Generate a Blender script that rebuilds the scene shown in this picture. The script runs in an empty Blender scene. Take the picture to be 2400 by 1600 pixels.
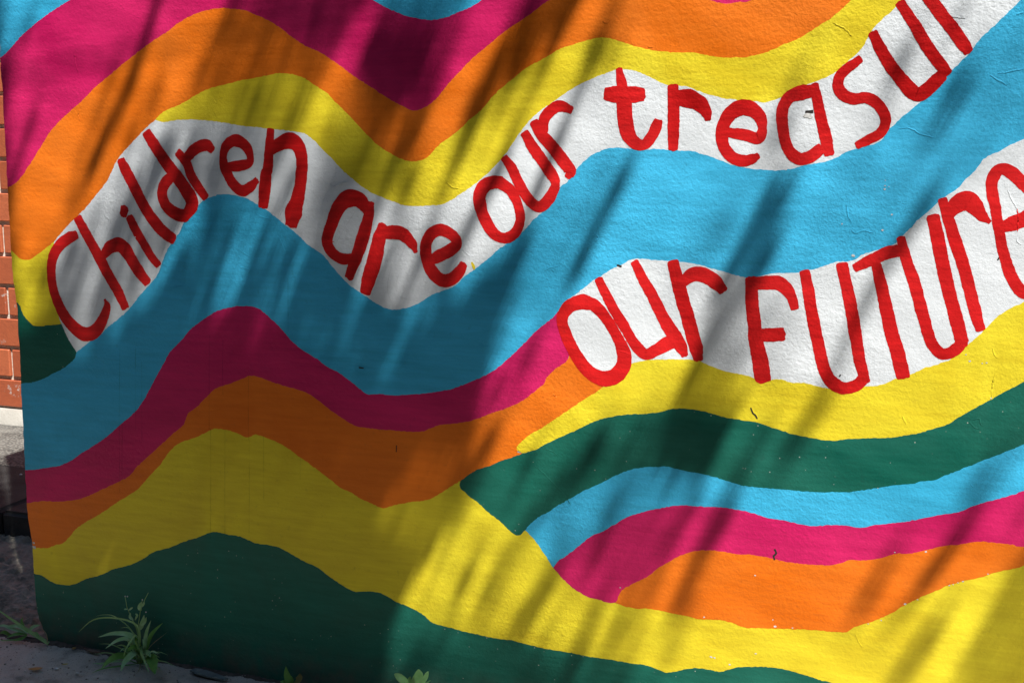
import bpy, bmesh, math, random
from mathutils import Vector, Matrix, noise as mnoise
from mathutils.geometry import delaunay_2d_cdt
# ---------------------------------------------------------------- data: wall-plane coordinates in tenths of a millimetre (x along the wall, z up)
EDGE=[(3,22174),(-40,20421),(-108,18628),(-153,16789),(-215,15286),(-248,13945),(-255,13169),(-262,12384),(-290,11353),(-306,10591),(-320,9710),(-316,9169),(-300,8759),(-250,8307),(-280,7651),(-279,7212),(-286,6676),(-318,6155),(-321,5505),(-340,4816),(-361,4099),(-376,3454),(-368,3081),(-318,2734),(-289,2450),(-308,1904),(-305,1457),(-298,896),(-246,565),(-137,275),(0,0)]
CURVES={'c1':[(-645,13836),(-256,13994),(73,14227),(466,14533),(847,14759),(1123,14911),(1493,15086),(1796,15215),(2491,15512),(3412,15701),(4736,15734),(6630,15566),(8237,15286),(9138,14956),(9348,14847),(9585,14739),(9898,14620),(10180,14552),(10508,14526),(10741,14560),(11065,14674),(11312,14756),(11522,14872),(12344,15325),(13633,15974),(14869,16291),(16458,16124),(17951,16546),(20022,17586),(21919,18674),(24781,20081)],'c2':[(-521,11030),(-249,11104),(-39,11207),(189,11399),(272,11498),(476,11727),(748,12043),(1043,12384),(1339,12625),(1654,12844),(1966,13052),(2302,13314),(2702,13562),(3087,13816),(3500,14058),(3884,14278),(4227,14443),(4590,14649),(4957,14800),(5285,14879),(5660,14911),(5945,14884),(6237,14839),(6473,14743),(6626,14686),(6931,14537),(7301,14282),(7650,14082),(7879,13990),(8126,13854),(8391,13693),(8713,13471),(9101,13241),(9486,13013),(9745,12882),(9964,12786),(10079,12776),(10299,12844),(10538,13020),(10775,13272),(11028,13520),(11306,13766),(11627,14007),(11926,14230),(12132,14355),(12416,14517),(12679,14694),(12897,14823),(13558,15037),(14315,15125),(15220,15011),(15958,14715),(16119,14656),(16293,14635),(16473,14659),(16706,14689),(17638,15102),(18721,15636),(20074,16687),(21976,17885),(24839,19472)],'c3':[(3864,12617),(4076,12783),(4361,12883),(4644,12992),(4892,13118),(5259,13260),(5607,13329),(6017,13413),(6421,13470),(6684,13511),(6945,13551),(7203,13538),(7508,13472),(7778,13319),(8056,13157),(8301,12936),(8545,12715),(8759,12513),(9001,12276),(9272,12058),(9582,11884),(9852,11781),(10064,11774),(10286,11828),(10498,12020),(10717,12192),(11001,12380),(11235,12584),(11513,12802),(11742,13051),(12132,13354),(12418,13563),(12754,13721),(13077,13893),(13379,13991),(13705,14071),(13917,14098),(14129,14068),(14400,13983),(14677,13897),(14984,13835),(15338,13796),(15719,13780),(16042,13711),(16321,13690),(16598,13684),(16831,13718),(17032,13775),(17313,13898),(17599,14005),(17820,14149),(18076,14306),(18256,14449),(18447,14627),(18822,15052),(19367,15603),(20425,16524),(22005,17487),(24897,18856)],'c3b':[(3864,12617),(3424,12289),(2875,11812),(2645,11504),(2488,11261),(2171,10946),(1915,10697),(1660,10495),(1338,10240),(944,9880)],'c3c':[(944,9880),(618,9669),(291,9476),(98,9419),(-89,9453),(-278,9609),(-505,9775)],'c4':[(3863,12607),(4063,12560),(4345,12596),(4623,12614),(5030,12604),(5442,12566),(5838,12510),(6135,12464),(6379,12455),(6610,12427),(7162,12373),(7521,12319),(7742,12185),(7970,11972),(8218,11760),(8415,11565),(8661,11372),(8956,11172),(9271,11043),(9565,10943),(9886,10869),(10244,10877),(10609,10910),(10848,11011),(11085,11162),(11385,11365),(11683,11600),(11968,11900),(12132,12111),(12312,12363),(12536,12613),(12775,12794),(13083,12997),(13413,13198),(13773,13355),(14096,13471),(14307,13507),(14517,13496),(14727,13421),(14995,13298),(15203,13208),(15556,13180),(15843,13074),(16102,12993),(16463,12935),(16764,12909),(16962,12876),(17063,12891),(17331,12981),(17632,13146),(17910,13242),(18191,13374),(18443,13588),(18655,13792),(18770,14012),(18893,14193),(19080,14371),(19284,14598),(19611,15019),(20274,15627),(21303,16397),(22660,17169),(24956,18235)],'c5':[(1377,7315),(1494,7404),(1778,7595),(2095,7786),(2325,7980),(2575,8145),(2851,8359),(3165,8672),(3390,8899),(3697,9186),(3826,9435),(3956,9701),(4104,9899),(4322,10145),(4471,10388),(4627,10582),(4802,10728),(5032,10902),(5313,11001),(5642,11035),(5911,10993),(6124,10941),(6313,10843),(6596,10701),(6885,10495),(7244,10255),(7550,10006),(7906,9788),(8106,9565),(8306,9371),(8476,9212),(8706,9066),(8907,8956),(9156,8811),(9405,8723),(9654,8735),(9903,8802),(10150,8914),(10347,9049),(10590,9150),(10880,9269),(11120,9484),(11377,9670),(11593,9827),(11827,10036),(12132,10236),(12379,10441),(12587,10660),(12811,10853),(13007,11093),(13139,11306),(13271,11391),(13384,11576),(13470,11661),(13686,11869),(13944,12003),(14158,12053),(14431,12046),(14753,12023),(15063,12041),(15379,12010),(15667,12004),(15954,11933),(16159,11863),(16362,11785),(16500,11739),(16765,11694),(17106,11666),(17388,11669),(17588,11710),(17879,11783),(18181,11847),(18404,11957),(18551,12034),(18809,12096),(19063,12211),(19165,12378),(19374,12588),(19581,12774),(19801,12958),(20005,13140),(20088,13300),(20254,13480),(20418,13659),(20610,13928),(20805,14117),(20997,14325),(21200,14530),(21662,15002),(22525,15645),(23656,16308),(25076,16976)],'c6':[(-673,6395),(-292,6464),(46,6509),(374,6627),(702,6785),(1027,6942),(1291,7155),(1377,7315)],'y2b':[(-494,8440),(-218,8381),(-76,8109),(124,7912),(310,7871),(627,7909),(1005,7960),(1228,7972)],'c7':[(-726,4281),(-329,4331),(-40,4369),(354,4461),(718,4549),(1046,4708),(1375,4919),(1765,5154),(2113,5383),(2473,5673),(2815,5928),(3070,6184),(3304,6506),(3524,6846),(3755,7192),(3945,7474),(4249,7750),(4550,8052),(4902,8286),(5190,8456),(5473,8548),(5807,8612),(6222,8603),(6402,8508),(6612,8356),(6821,8177),(7058,7934),(7339,7732),(7683,7563),(7909,7417),(8199,7294),(8526,7099),(8708,6961),(8911,6872),(9188,6911),(9340,6894),(9693,6921),(10074,6977),(10440,7041),(10813,7132),(11172,7286),(11489,7436),(11774,7608),(12132,7918),(12410,8202),(12704,8501),(13003,8736),(13111,8872)],'c8':[(13111,8872),(13271,9087),(13493,9244),(13599,9326),(13818,9506),(13993,9616),(14192,9750),(14364,9824),(14552,9932),(14706,9963),(14962,9947),(15258,9941),(15594,9928),(15844,9896),(16110,9832),(16357,9775),(16628,9712),(16871,9690),(17173,9759),(17465,9794),(17724,9812),(17956,9877),(18147,9941),(18375,10028),(18641,10062),(18899,10204),(19158,10291),(19390,10399),(19565,10598),(19772,10834),(19965,11029),(20136,11200),(20342,11354),(20508,11544),(20647,11703),(20803,11920),(21019,12032),(21184,12143),(21391,12238),(22027,12628),(22966,13222),(24169,13886),(25323,14385)],'c9':[(-798,3442),(-332,3513),(131,3606),(610,3646),(1165,3758),(1579,3930),(1939,4105),(2258,4265),(2637,4460),(2896,4725),(3238,5017),(3587,5306),(3921,5590),(4226,5839),(4356,6102),(4595,6272),(4871,6522),(5072,6706),(5337,6814),(5621,6923),(5960,7064),(6159,7078),(6484,7003),(6829,6921),(7182,6859),(7499,6767),(7759,6614),(8018,6442),(8245,6317),(8482,6192),(8741,6147),(9101,6139),(9559,6140),(9932,6153),(10212,6205),(10511,6342),(10806,6394),(11118,6466),(11408,6564),(11696,6696),(11962,6799),(12132,6876),(12366,7011),(12598,7199),(12800,7384),(12891,7541),(13055,7712),(13281,7876),(13334,7994)],'c11':[(14048,7411),(13916,7305),(13738,7186),(13559,7058),(13334,6889),(13061,6689),(12786,6486),(12479,6279),(12273,6079),(12226,5992),(12292,5943),(12358,5913)],'og':[(12358,5913),(12132,5800),(11932,5727),(11645,5579),(11354,5459),(11159,5327),(10992,5189)],'c10':[(-762,2327),(-202,2394),(127,2423),(368,2518),(633,2615),(840,2803),(1006,2974),(1274,3178),(1576,3352),(1836,3509),(2031,3637),(2354,3852),(2671,4043),(2925,4227),(3246,4551),(3562,4861),(3816,5172),(4121,5404),(4536,5562),(4889,5744),(5120,5813),(5402,5797),(5626,5756),(5868,5678),(6105,5758),(6347,5719),(6618,5645),(6919,5514),(7185,5351),(7450,5209),(7713,5048),(7975,4888),(8204,4745),(8444,4672),(8652,4566),(8880,4493),(9086,4418),(9241,4415),(9428,4493),(9654,4556),(9909,4631),(10091,4660),(10313,4741),(10595,4922),(10863,5110),(10992,5189)],'c12':[(-680,1722),(-218,1714),(-23,1683),(229,1572),(616,1545),(878,1601),(1276,1796),(1665,1934),(2080,2139),(2561,2307),(2966,2518),(3257,2714),(3686,2861),(3992,3013),(4413,3178),(4712,3317),(4947,3385),(5291,3363),(5633,3341),(6002,3241),(6283,3244),(6616,3213),(6911,3096),(7215,2971),(7539,2880),(7774,2739),(8039,2592),(8304,2476),(8496,2441),(8920,2487),(9182,2453),(9492,2316),(9750,2262),(10057,2146),(10330,1968),(10634,1933),(11016,1890),(11385,1856),(11760,1833),(12132,1849),(12442,1809),(12807,1777),(13140,1770),(13564,1758),(13891,1742),(14261,1751),(14645,1736),(15007,1745),(15260,1692),(15413,1651),(15572,1685),(15791,1776),(16096,1851),(16488,1840),(16659,1903),(16870,1992),(17124,2041),(17443,2082),(17752,2085),(18069,2046),(18376,1988),(18687,1949),(19778,1846),(21322,1759),(22787,1844),(26477,2252)],'gy':[(10992,5189),(10991,5048),(11185,4880),(11380,4759),(11593,4585),(11834,4442),(12132,4204),(12227,4159),(12323,4170),(12418,4283)],'by':[(12418,4283),(12484,4235),(12655,4068),(12816,3854),(13034,3554)],'my':[(13034,3554),(13195,3387),(13411,3200),(13645,3081),(13830,3013),(14014,3001),(14198,2960),(14353,2982)],'oy':[(14353,2982),(14517,2939),(14761,2918),(15029,2946),(15323,2941),(15518,2913),(15807,2908),(16026,2875),(16346,2903),(16645,2909),(16886,2845),(17156,2848),(17415,2876),(17722,2912),(18237,2969),(18642,2984),(18881,3019),(19051,3148),(19345,3295),(19611,3462),(19887,3680),(20169,3880),(20426,4041),(20645,4180),(20900,4297),(21169,4398),(21440,4532),(21703,4631),(21886,4711),(22563,5022),(24215,5769),(26073,6501)],'c13':[(14048,7411),(14345,7659),(14586,7900),(14828,7976),(15103,8028),(15427,8049),(15766,8062),(15993,8034),(16229,7940),(16496,7874),(16826,7837),(17032,7776),(17243,7766),(17443,7805),(17685,7756),(17940,7757),(18202,7710),(18446,7678),(18725,7699),(18976,7766),(19256,7818),(19515,7949),(19758,8038),(19989,8174),(20228,8269),(20441,8377),(20647,8586),(20777,8719),(20965,8932),(21150,9158),(21318,9297),(21487,9405),(21574,9463),(22215,9958),(23479,10808),(25553,11967)],'c14':[(12358,5913),(12602,5990),(12834,6129),(13110,6289),(13447,6461),(13744,6629),(14030,6767),(14295,6842),(14586,6900),(14891,6933),(15168,6990),(15450,7073),(15705,7102),(16001,7082),(16271,7035),(16548,6981),(16854,6963),(17101,6933),(17274,6888),(17560,6819),(17804,6756),(18084,6730),(18339,6702),(18519,6718),(18791,6767),(19136,6822),(19442,6848),(19719,6913),(19964,6983),(20234,7095),(20473,7195),(20578,7284),(20766,7434),(20997,7587),(21204,7729),(21409,7878),(21666,8052),(22515,8616),(23901,9587),(25684,10587)],'c15':[(12418,4283),(12578,4479),(12766,4639),(12934,4731),(13119,4880),(13395,5065),(13714,5280),(14029,5447),(14296,5617),(14605,5772),(14868,5851),(15129,5894),(15346,5914),(15606,5878),(15949,5841),(16264,5802),(16543,5743),(16854,5679),(17317,5675),(17683,5686),(18022,5687),(18460,5715),(18875,5775),(19198,5850),(19638,5978),(19865,6017),(20087,6089),(20273,6124),(20489,6251),(20669,6342),(20897,6469),(21144,6604),(21389,6731),(21561,6834),(21740,6929),(22598,7472),(24004,8337),(25804,9321)],'c16':[(13034,3554),(13146,3717),(13313,3840),(13543,4053),(13815,4306),(14060,4444),(14328,4630),(14550,4790),(14902,4946),(15191,5040),(15494,5135),(15752,5171),(16069,5179),(16391,5205),(16770,5193),(17146,5139),(17337,5091),(17641,5073),(17886,5040),(18153,5027),(18471,5080),(18787,5107),(19040,5094),(19332,5178),(19576,5239),(19901,5317),(20125,5392),(20384,5478),(20728,5582),(20929,5693),(21142,5798),(21405,5906),(21637,6003),(21795,6092),(22664,6543),(24090,7290),(25913,8178)],'c17':[(14353,2982),(14380,3004),(14440,3197),(14600,3357),(14840,3507),(15016,3622),(15190,3798),(15406,3961),(15664,4137),(15947,4261),(16246,4315),(16544,4316),(16798,4302),(17048,4324),(17365,4310),(17630,4273),(17876,4260),(18241,4271),(18545,4301),(18741,4377),(18896,4447),(19171,4473),(19455,4559),(19705,4674),(19896,4689),(20195,4792),(20491,4911),(20764,4969),(21092,5065),(21406,5078),(21675,5077),(21863,5067),(22752,5325),(24196,5999),(26038,6869)],'cc':[(944,9880),(804,9514),(739,9007),(823,8502),(983,8000),(1176,7600),(1377,7315)],'o2':[(13334,7994),(13544,7709),(13815,7482),(14048,7411)],'w2l':[(13111,8872),(13186,8475),(13297,8132),(13471,7836),(13725,7590),(14048,7411)]}
BANDS=[('sky blue area above the pink wave', 'blue', ['TOPR', 'TOPL', ('c1', 0, 1)]), ('top pink wave under the blue', 'magenta', [('c1', 0, 0), ('c2', 1, 1)]), ('upper orange wave', 'orange', [('c2', 0, 0), ('c3', 1, 1), ('c3b', 0, 1), ('c3c', 0, 1)]), ('upper yellow wave above the white lettering band', 'yellow', [('c3', 0, 0), ('c4', 1, 1)]), ('small yellow patch left of the letter C', 'yellow', [('c3c', 1, 0), [(1216, 9428), (1447, 8430), (1277, 7791)], ('y2b', 1, 1)]), ('small dark green patch at the left wall end', 'green', [('y2b', 0, 0), [(1514, 7671), (1680, 7426)], ('c6', 1, 1)]), ('upper white lettering band', 'white', [('c4', 0, 0), ('c5', 1, 1), ('cc', 1, 0), ('c3b', 1, 0)]), ('wide sky blue wave through the middle', 'blue', [('c6', 0, 0), ('c5', 0, 0), ('c8', 1, 1), ('c7', 1, 1)]), ('lower left pink wave', 'magenta', [('c7', 0, 0), [(13356, 8615), (13586, 7975)], ('c9', 1, 1)]), ('lower left orange wave', 'orange', [('c9', 0, 0), [(13678, 7806), (14259, 7540)], ('c11', 0, 1), ('og', 0, 1), ('c10', 1, 1)]), ('broad yellow wave along the bottom', 'yellow', [('c10', 0, 0), [(11158, 5206), (11498, 4997), (12265, 4378), (12645, 4328), (12976, 3948), (13306, 3523), (13727, 3204), (14232, 3132)], ('oy', 0, 2), ('c12', 1, 1)]), ('lower white lettering band', 'white', [('c8', 0, 0), ('c13', 1, 1), ('w2l', 1, 0)]), ('yellow wave under the lower lettering', 'yellow', [('c13', 0, 0), ('c14', 1, 1), ('c11', 1, 0)]), ('green wave with a pointed left end', 'green', [('og', 1, 0), ('c14', 0, 0), ('c15', 1, 1), ('gy', 1, 0)]), ('lower right sky blue wave', 'blue', [('c15', 0, 0), ('c16', 1, 1), ('by', 1, 0)]), ('lower right pink wave', 'magenta', [('c16', 0, 0), ('c17', 1, 1), ('my', 1, 0)]), ('lower right orange wave', 'orange', [('c17', 0, 0), ('oy', 1, 0)]), ('dark green band along the foot of the wall', 'green', [('c12', 0, 0), 'BOTR', 'BOTL'])]
LETTERS=[('C',6,[[(1566,10043,207),(1379,9975,263),(1156,9844,264),(939,9624,266),(824,9344,259),(799,9014,248),(850,8687,255),(966,8387,277),(1146,8103,297),(1376,7885,316),(1612,7764,338),(1859,7798,322),(2068,7974,292),(2221,8222,244),(2311,8439,182),(2261,8587,72)]]),('h',6,[[(1648,10416,233),(1787,10173,261),(1976,9869,260),(2217,9469,287),(2431,9105,274),(2633,8791,268),(2803,8451,232)],[(2252,9545,164),(2366,9684,245),(2507,9800,299),(2703,9855,330),(2874,9775,337),(3022,9572,310),(3210,9297,291),(3428,9048,242)]]),('i',6,[[(3059,10462,214),(3181,10235,235),(3366,9949,224),(3578,9627,213),(3747,9451,186)],[(2879,10610,262),(2913,10606,283),(2948,10597,262)]]),('l',6,[[(2913,11717,225),(3029,11503,278),(3237,11128,278),(3471,10712,277),(3724,10381,285),(3968,10159,284),(4174,10033,249)]]),('d',6,[[(3631,12324,246),(3835,12031,272),(4097,11680,290),(4256,11498,297),(4479,11229,304),(4674,10950,335),(4707,10773,309),(4511,10520,233)],[(4222,11403,233),(4014,11211,260),(3951,10960,256),(4058,10736,274),(4276,10586,299),(4513,10544,285)]]),('r',6,[[(4418,11905,200),(4615,11684,230),(4701,11456,236),(4868,11200,225),(5050,10968,199)],[(4575,11707,205),(4724,11895,242),(4938,12035,259),(5146,12071,265),(5278,11979,176)]]),('e',6,[[(5587,11612,176),(5912,11638,237),(6170,11697,199),(6215,11835,173),(6123,12052,235),(5882,12172,268),(5649,12073,225),(5549,11854,191),(5566,11623,226),(5640,11466,231),(5761,11259,239),(5984,11112,251),(6189,11196,224),(6349,11337,149)]]),('n',6,[[(6732,12382,183),(6694,12088,208),(6629,11565,246),(6592,11500,266),(6545,11179,292),(6493,10809,249)],[(6728,11929,147),(6891,12077,280),(7181,12175,344),(7371,12068,314),(7454,11844,278),(7458,11573,271),(7444,11555,279),(7403,11260,280),(7320,10940,318),(7219,10664,417),(7159,10433,296)]]),('a',6,[[(9050,10906,142),(8982,10636,237),(8834,10182,298),(8673,9769,265),(8497,9362,206)],[(8972,10748,237),(8777,10968,332),(8526,10990,369),(8307,10824,312),(8131,10480,278),(8006,10135,262),(8089,9886,243),(8341,9739,242),(8571,9765,193)]]),('r',6,[[(9301,10442,224),(9208,10148,308),(9086,9693,346),(8953,9324,324),(8879,9069,253)],[(9286,10308,260),(9583,10325,293),(9779,10277,281),(9959,10104,222),(10037,9939,93)]]),('e',6,[[(10307,9737,186),(10598,9891,265),(10839,10021,252),(10959,10146,206),(10841,10307,229),(10604,10399,248),(10374,10305,243),(10263,10069,251),(10288,9781,261),(10406,9540,274),(10605,9380,274),(10809,9400,266),(11002,9574,241),(11086,9710,183)]]),('o',6,[[(11898,11379,243),(11714,11370,262),(11529,11277,279),(11440,11061,273),(11499,10781,258),(11631,10514,247),(11804,10324,224),(12012,10276,212),(12207,10400,211),(12310,10649,199),(12253,10947,198),(12116,11201,221),(11875,11378,243)]]),('u',6,[[(11979,11843,165),(12132,11653,209),(12223,11458,215),(12382,11184,215),(12552,10975,219),(12721,10914,229),(12900,11066,228),(13032,11300,194)],[(12402,12317,195),(12582,12036,227),(12785,11775,233),(12886,11630,238),(13020,11436,216),(13032,11258,151)]]),('r',6,[[(12592,12525,194),(12749,12297,237),(12961,12069,247),(13172,11820,253),(13328,11613,246),(13279,11502,129)],[(12782,12380,193),(12803,12608,225),(12946,12772,224),(13110,12843,223),(13329,12770,159)]]),('t',6,[[(14275,13508,136),(14332,13227,206),(14379,12905,299),(14406,12582,306),(14463,12339,290),(14582,12167,248),(14772,12116,206),(14916,12258,215),(14996,12419,221),(15036,12540,184)],[(14048,13059,249),(14187,13051,310),(14377,13045,288),(14567,13044,297),(14724,13042,245)]]),('r',6,[[(15311,13175,211),(15328,12877,226),(15337,12479,227),(15336,12058,194)],[(15377,12976,282),(15602,12964,341),(15807,12874,300),(15943,12715,210),(15983,12586,120)]]),('e',6,[[(16306,12349,179),(16666,12300,207),(16915,12242,216),(16978,12417,166),(16911,12651,234),(16670,12793,294),(16444,12732,276),(16290,12536,238),(16247,12300,235),(16304,12062,219),(16460,11885,209),(16661,11831,214),(16819,11868,188),(16912,11924,118)]]),('a',6,[[(17879,13181,133),(17926,12953,181),(18018,12570,200),(18107,12263,225),(18180,11974,182)],[(17882,13086,209),(17674,13050,268),(17457,12976,231),(17338,12794,216),(17328,12553,203),(17377,12281,204),(17468,12029,204),(17654,11874,229),(17854,11914,222),(18021,12051,211)]]),('s',6,[[(18631,13612,145),(18457,13475,177),(18305,13327,188),(18279,13158,198),(18376,13009,203),(18566,12924,206),(18769,12949,196),(18958,12849,195),(19096,12660,186),(19114,12472,177),(19003,12302,178),(18823,12207,173),(18668,12121,142)]]),('u',6,[[(18836,14043,165),(19007,13725,206),(19204,13425,217),(19396,13199,229),(19559,13030,256),(19677,12996,237),(19849,13138,236),(19999,13301,217)],[(19264,14544,163),(19486,14227,190),(19663,13930,202),(19856,13652,202),(20008,13466,198),(20111,13355,144)]]),('r',6,[[(19560,14841,197),(19732,14618,211),(19941,14340,218),(20187,14026,214),(20339,13814,210),(20411,13713,169)],[(19655,14729,161),(19716,14907,187),(19886,15007,186),(20062,14982,141)]]),('o',11,[[(13717,9059,283),(13584,9074,295),(13339,8976,264),(13188,8741,232),(13242,8483,239),(13345,8248,248),(13551,7911,261),(13766,7685,276),(14024,7576,308),(14266,7632,311),(14439,7839,304),(14457,8088,282),(14354,8351,227),(14208,8601,217),(14029,8849,228),(13839,9022,250),(13673,9068,284)]]),('u',11,[[(13932,9528,173),(14067,9257,199),(14247,8946,211),(14437,8656,211),(14604,8387,211),(14748,8214,226),(14891,8109,215),(15104,8214,235),(15293,8342,276),(15461,8416,254)],[(14643,9883,169),(14798,9585,208),(14975,9298,222),(15152,8969,237),(15307,8703,264),(15460,8479,285),(15581,8296,253),(15647,8152,148)]]),('r',11,[[(15389,9900,229),(15488,9550,261),(15580,9221,268),(15692,8892,262),(15785,8561,272),(15864,8313,268),(15916,8095,189)],[(15582,9554,208),(15766,9697,269),(15973,9699,289),(16172,9595,277),(16341,9432,205)]]),('F',11,[[(16872,9649,222),(16896,9241,248),(16956,8834,254),(16996,8489,276),(17073,8179,307),(17147,7799,308)],[(16875,9567,223),(17075,9596,252),(17353,9608,270),(17516,9504,249),(17625,9337,189),(17681,9157,156)],[(16988,8609,245),(17213,8626,254),(17464,8652,258)]]),('U',11,[[(17838,9819,188),(17913,9491,214),(17992,9091,222),(18087,8691,223),(18140,8491,223),(18210,8210,223),(18320,7921,235),(18483,7759,249),(18670,7715,222),(18869,7807,217),(18978,7936,216)],[(18492,9973,214),(18584,9620,218),(18682,9226,224),(18776,8771,225),(18839,8453,216),(18903,8174,212),(19000,7877,177)]]),('T',11,[[(18732,9943,164),(18999,10090,215),(19236,10216,225),(19441,10271,212)],[(19087,10015,172),(19189,9646,215),(19305,9197,231),(19421,8767,241),(19514,8494,247),(19589,8239,251),(19647,8023,242)]]),('U',11,[[(19486,10486,160),(19594,10111,189),(19732,9766,212),(19854,9381,212),(19965,9034,205),(20076,8686,205),(20156,8572,199),(20272,8465,205),(20408,8480,212),(20547,8596,207),(20628,8757,187)],[(20006,10874,223),(20102,10513,242),(20197,10113,233),(20335,9598,228),(20468,9177,234),(20592,8755,225),(20626,8640,169)]]),('r',11,[[(20146,11181,157),(20264,10842,194),(20397,10465,218),(20541,10087,213),(20674,9651,207),(20787,9271,208),(20896,8948,177)],[(20259,10937,203),(20408,11129,312),(20548,11170,356),(20678,11078,292),(20802,10930,191),(20932,10821,82)]]),('e',11,[[(21070,10711,163),(21326,10812,261),(21510,10909,251),(21620,11060,196),(21569,11318,187),(21401,11510,205),(21236,11665,223),(21076,11728,197),(20968,11643,207),(20930,11420,198),(21014,11048,181),(21094,10674,172),(21194,10281,178),(21332,9908,200),(21506,9650,214),(21683,9601,208),(21849,9702,162)]])]
CRACKS=[('yellow',[(18153,14248),(18343,14149),(18479,14016)]),('white',[(20119,14299),(20242,14277),(20339,14259)]),('blue',[(21143,14293),(21200,14318),(21254,14325)]),('blue',[(20905,13338),(21059,13349),(21126,13375),(21315,13398)]),('blue',[(20786,13308),(20930,13215),(21073,13123)]),('blue',[(19346,12415),(19527,12424),(19714,12321),(19951,12256)]),('blue',[(18528,11073),(18567,10840),(18627,10773)]),('blue',[(18614,10646),(18693,10570),(18842,10613),(19013,10579)]),('white',[(21184,11386),(21265,11220),(21362,11055)]),('red',[(21362,11055),(21383,10888),(21387,10664)]),('white',[(21385,10570),(21398,10495),(21471,10441)]),('yellow',[(21122,8615),(21156,8501),(21213,8446)]),('yellow',[(21258,8293),(21181,8093),(21156,7915),(21160,7718)]),('yellow',[(19676,7283),(19750,7127)]),('green',[(20816,7275),(20914,7164),(20987,7160)]),('green',[(20833,7296),(20985,7339),(20999,7250),(21048,7195)]),('yellow',[(5357,13057),(5433,12954),(5489,13090)]),('magenta',[(1833,14047),(1833,13858),(1893,13669)]),('orange',[(2382,12288),(2438,12252)]),('orange',[(1863,12862),(1823,12719),(1874,12599)]),('white',[(11065,10039),(11171,9944),(11236,9891)]),('yellow',[(8711,11357),(8862,11404),(8962,11438)]),('yellow',[(10721,11384),(10850,11267),(10996,11248)]),('white',[(8002,11314),(8204,11238),(8357,11308),(8560,11344)]),('red',[(7891,10143),(8018,10090),(8172,10083)]),('blue',[(12327,10004),(12384,10071),(12566,10034)]),('blue',[(13812,10434),(13900,10352),(13771,10180)]),('blue',[(12817,9655),(12952,9736),(13132,9775)]),('blue',[(6820,10169),(6944,9964),(6992,9826)]),('blue',[(6305,10643),(6489,10555),(6648,10535)]),('orange',[(4598,6217),(4911,6196),(5140,6227),(5287,6350)]),('yellow',[(11848,2910),(12030,2886),(12115,2778)]),('green',[(12834,6045),(13020,6005),(13112,5934)]),('green',[(12603,5693),(12813,5542),(13024,5346),(13256,5142),(13396,4928)]),('yellow',[(12807,1846),(12925,1924),(13045,1882)]),('yellow',[(12276,2860),(12349,2631),(12361,2513)]),('orange',[(13945,14401),(14020,14365),(14093,14426)]),('orange',[(14832,13913),(14915,13907)]),('red',[(14313,8159),(14478,8126),(14609,8087)]),('blue',[(8577,7397),(8669,7474),(8835,7449),(8820,7390)]),('blue',[(11421,8094),(11587,8070),(11693,8099)]),('orange',[(12967,7157),(13024,7180),(13081,7144),(13024,7106)]),('blue',[(20903,6128),(20952,6072)]),('yellow',[(19040,3034),(19108,2869),(19193,2751)]),('blue',[(5834,9859),(5993,9770),(6152,9681)]),('blue',[(5845,9481),(6034,9441),(6166,9351)]),('blue',[(4025,8902),(4287,8986),(4427,8944)]),('blue',[(5454,9917),(5617,9899),(5730,9973)]),('white',[(2377,10507),(2519,10412),(2483,10314)]),('white',[(2965,10046),(3198,10041)])]
DARKS=[[(16943,7211,27),(16987,7109,27),(17029,7081,27),(17066,7018,27)],[(17487,4482,38),(17518,4410,38),(17471,4350,38),(17490,4282,38)],[(9533,5818,22),(9526,5687,22)],[(14299,9822,38),(14371,9799,38)],[(8670,10719,10),(8435,10397,10),(8222,10073,10)],[(9743,9626,8),(9616,9373,8),(9587,9146,8),(9683,8991,8),(10101,8920,8)],[(9470,9571,8),(9390,9251,8),(9410,9002,8),(9506,8824,8)],[(21120,10203,22),(21105,10165,22)],[(18534,7930,24),(18552,7962,24)],[(17746,12705,54),(17860,12714,53)],[(8694,7452,49),(8783,7446,49)]]
FLECKS=[(17767,12648,69),(17825,12618,46),(20655,4177,17),(20719,4206,14),(20801,4248,17),(20883,4284,19),(21297,4479,17),(17549,2938,34),(17502,3065,17),(17879,2953,17),(19908,3717,32),(20123,3832,16),(19675,4694,16),(20216,4770,24),(19269,3240,16),(19500,3338,16),(19164,11354,23),(19167,11412,15),(19168,11508,12),(19236,11398,11),(19309,10911,20),(19163,10631,23),(18684,10158,31),(18459,10720,17),(16328,2124,27),(16394,2118,23),(17199,2326,23),(17135,3917,21),(16166,2931,19),(16698,2022,26),(14454,3314,18),(20690,8472,15),(20760,8358,20),(20969,8333,15),(21040,8347,18),(21151,7718,19),(-241,2401,61),(-245,2511,43)]
DRIPS=[[(2591,7481),(2480,5788),(2367,4054)],[(2557,5845),(2506,5064),(2455,4274)],[(3034,7508),(2975,6569),(2915,5617)],[(3181,7215),(3125,6300),(3068,5373)],[(5008,7921),(4955,6861),(4903,5785)],[(4937,5788),(4875,4517),(4812,3224)],[(5351,7844),(5323,7231),(5294,6613)],[(5313,5820),(5257,4606),(5200,3373)],[(5973,7104),(5942,6367),(5911,5622)],[(5937,5724),(5890,4594),(5841,3447)],[(6304,5755),(6274,5008),(6245,4253)],[(7041,9264),(7021,8699),(7001,8130)],[(7206,5343),(7198,5097),(7190,4849)]]
SMEARS=[[(11276,9761,50),(11311,9685,68),(11322,9630,32)]]
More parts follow.
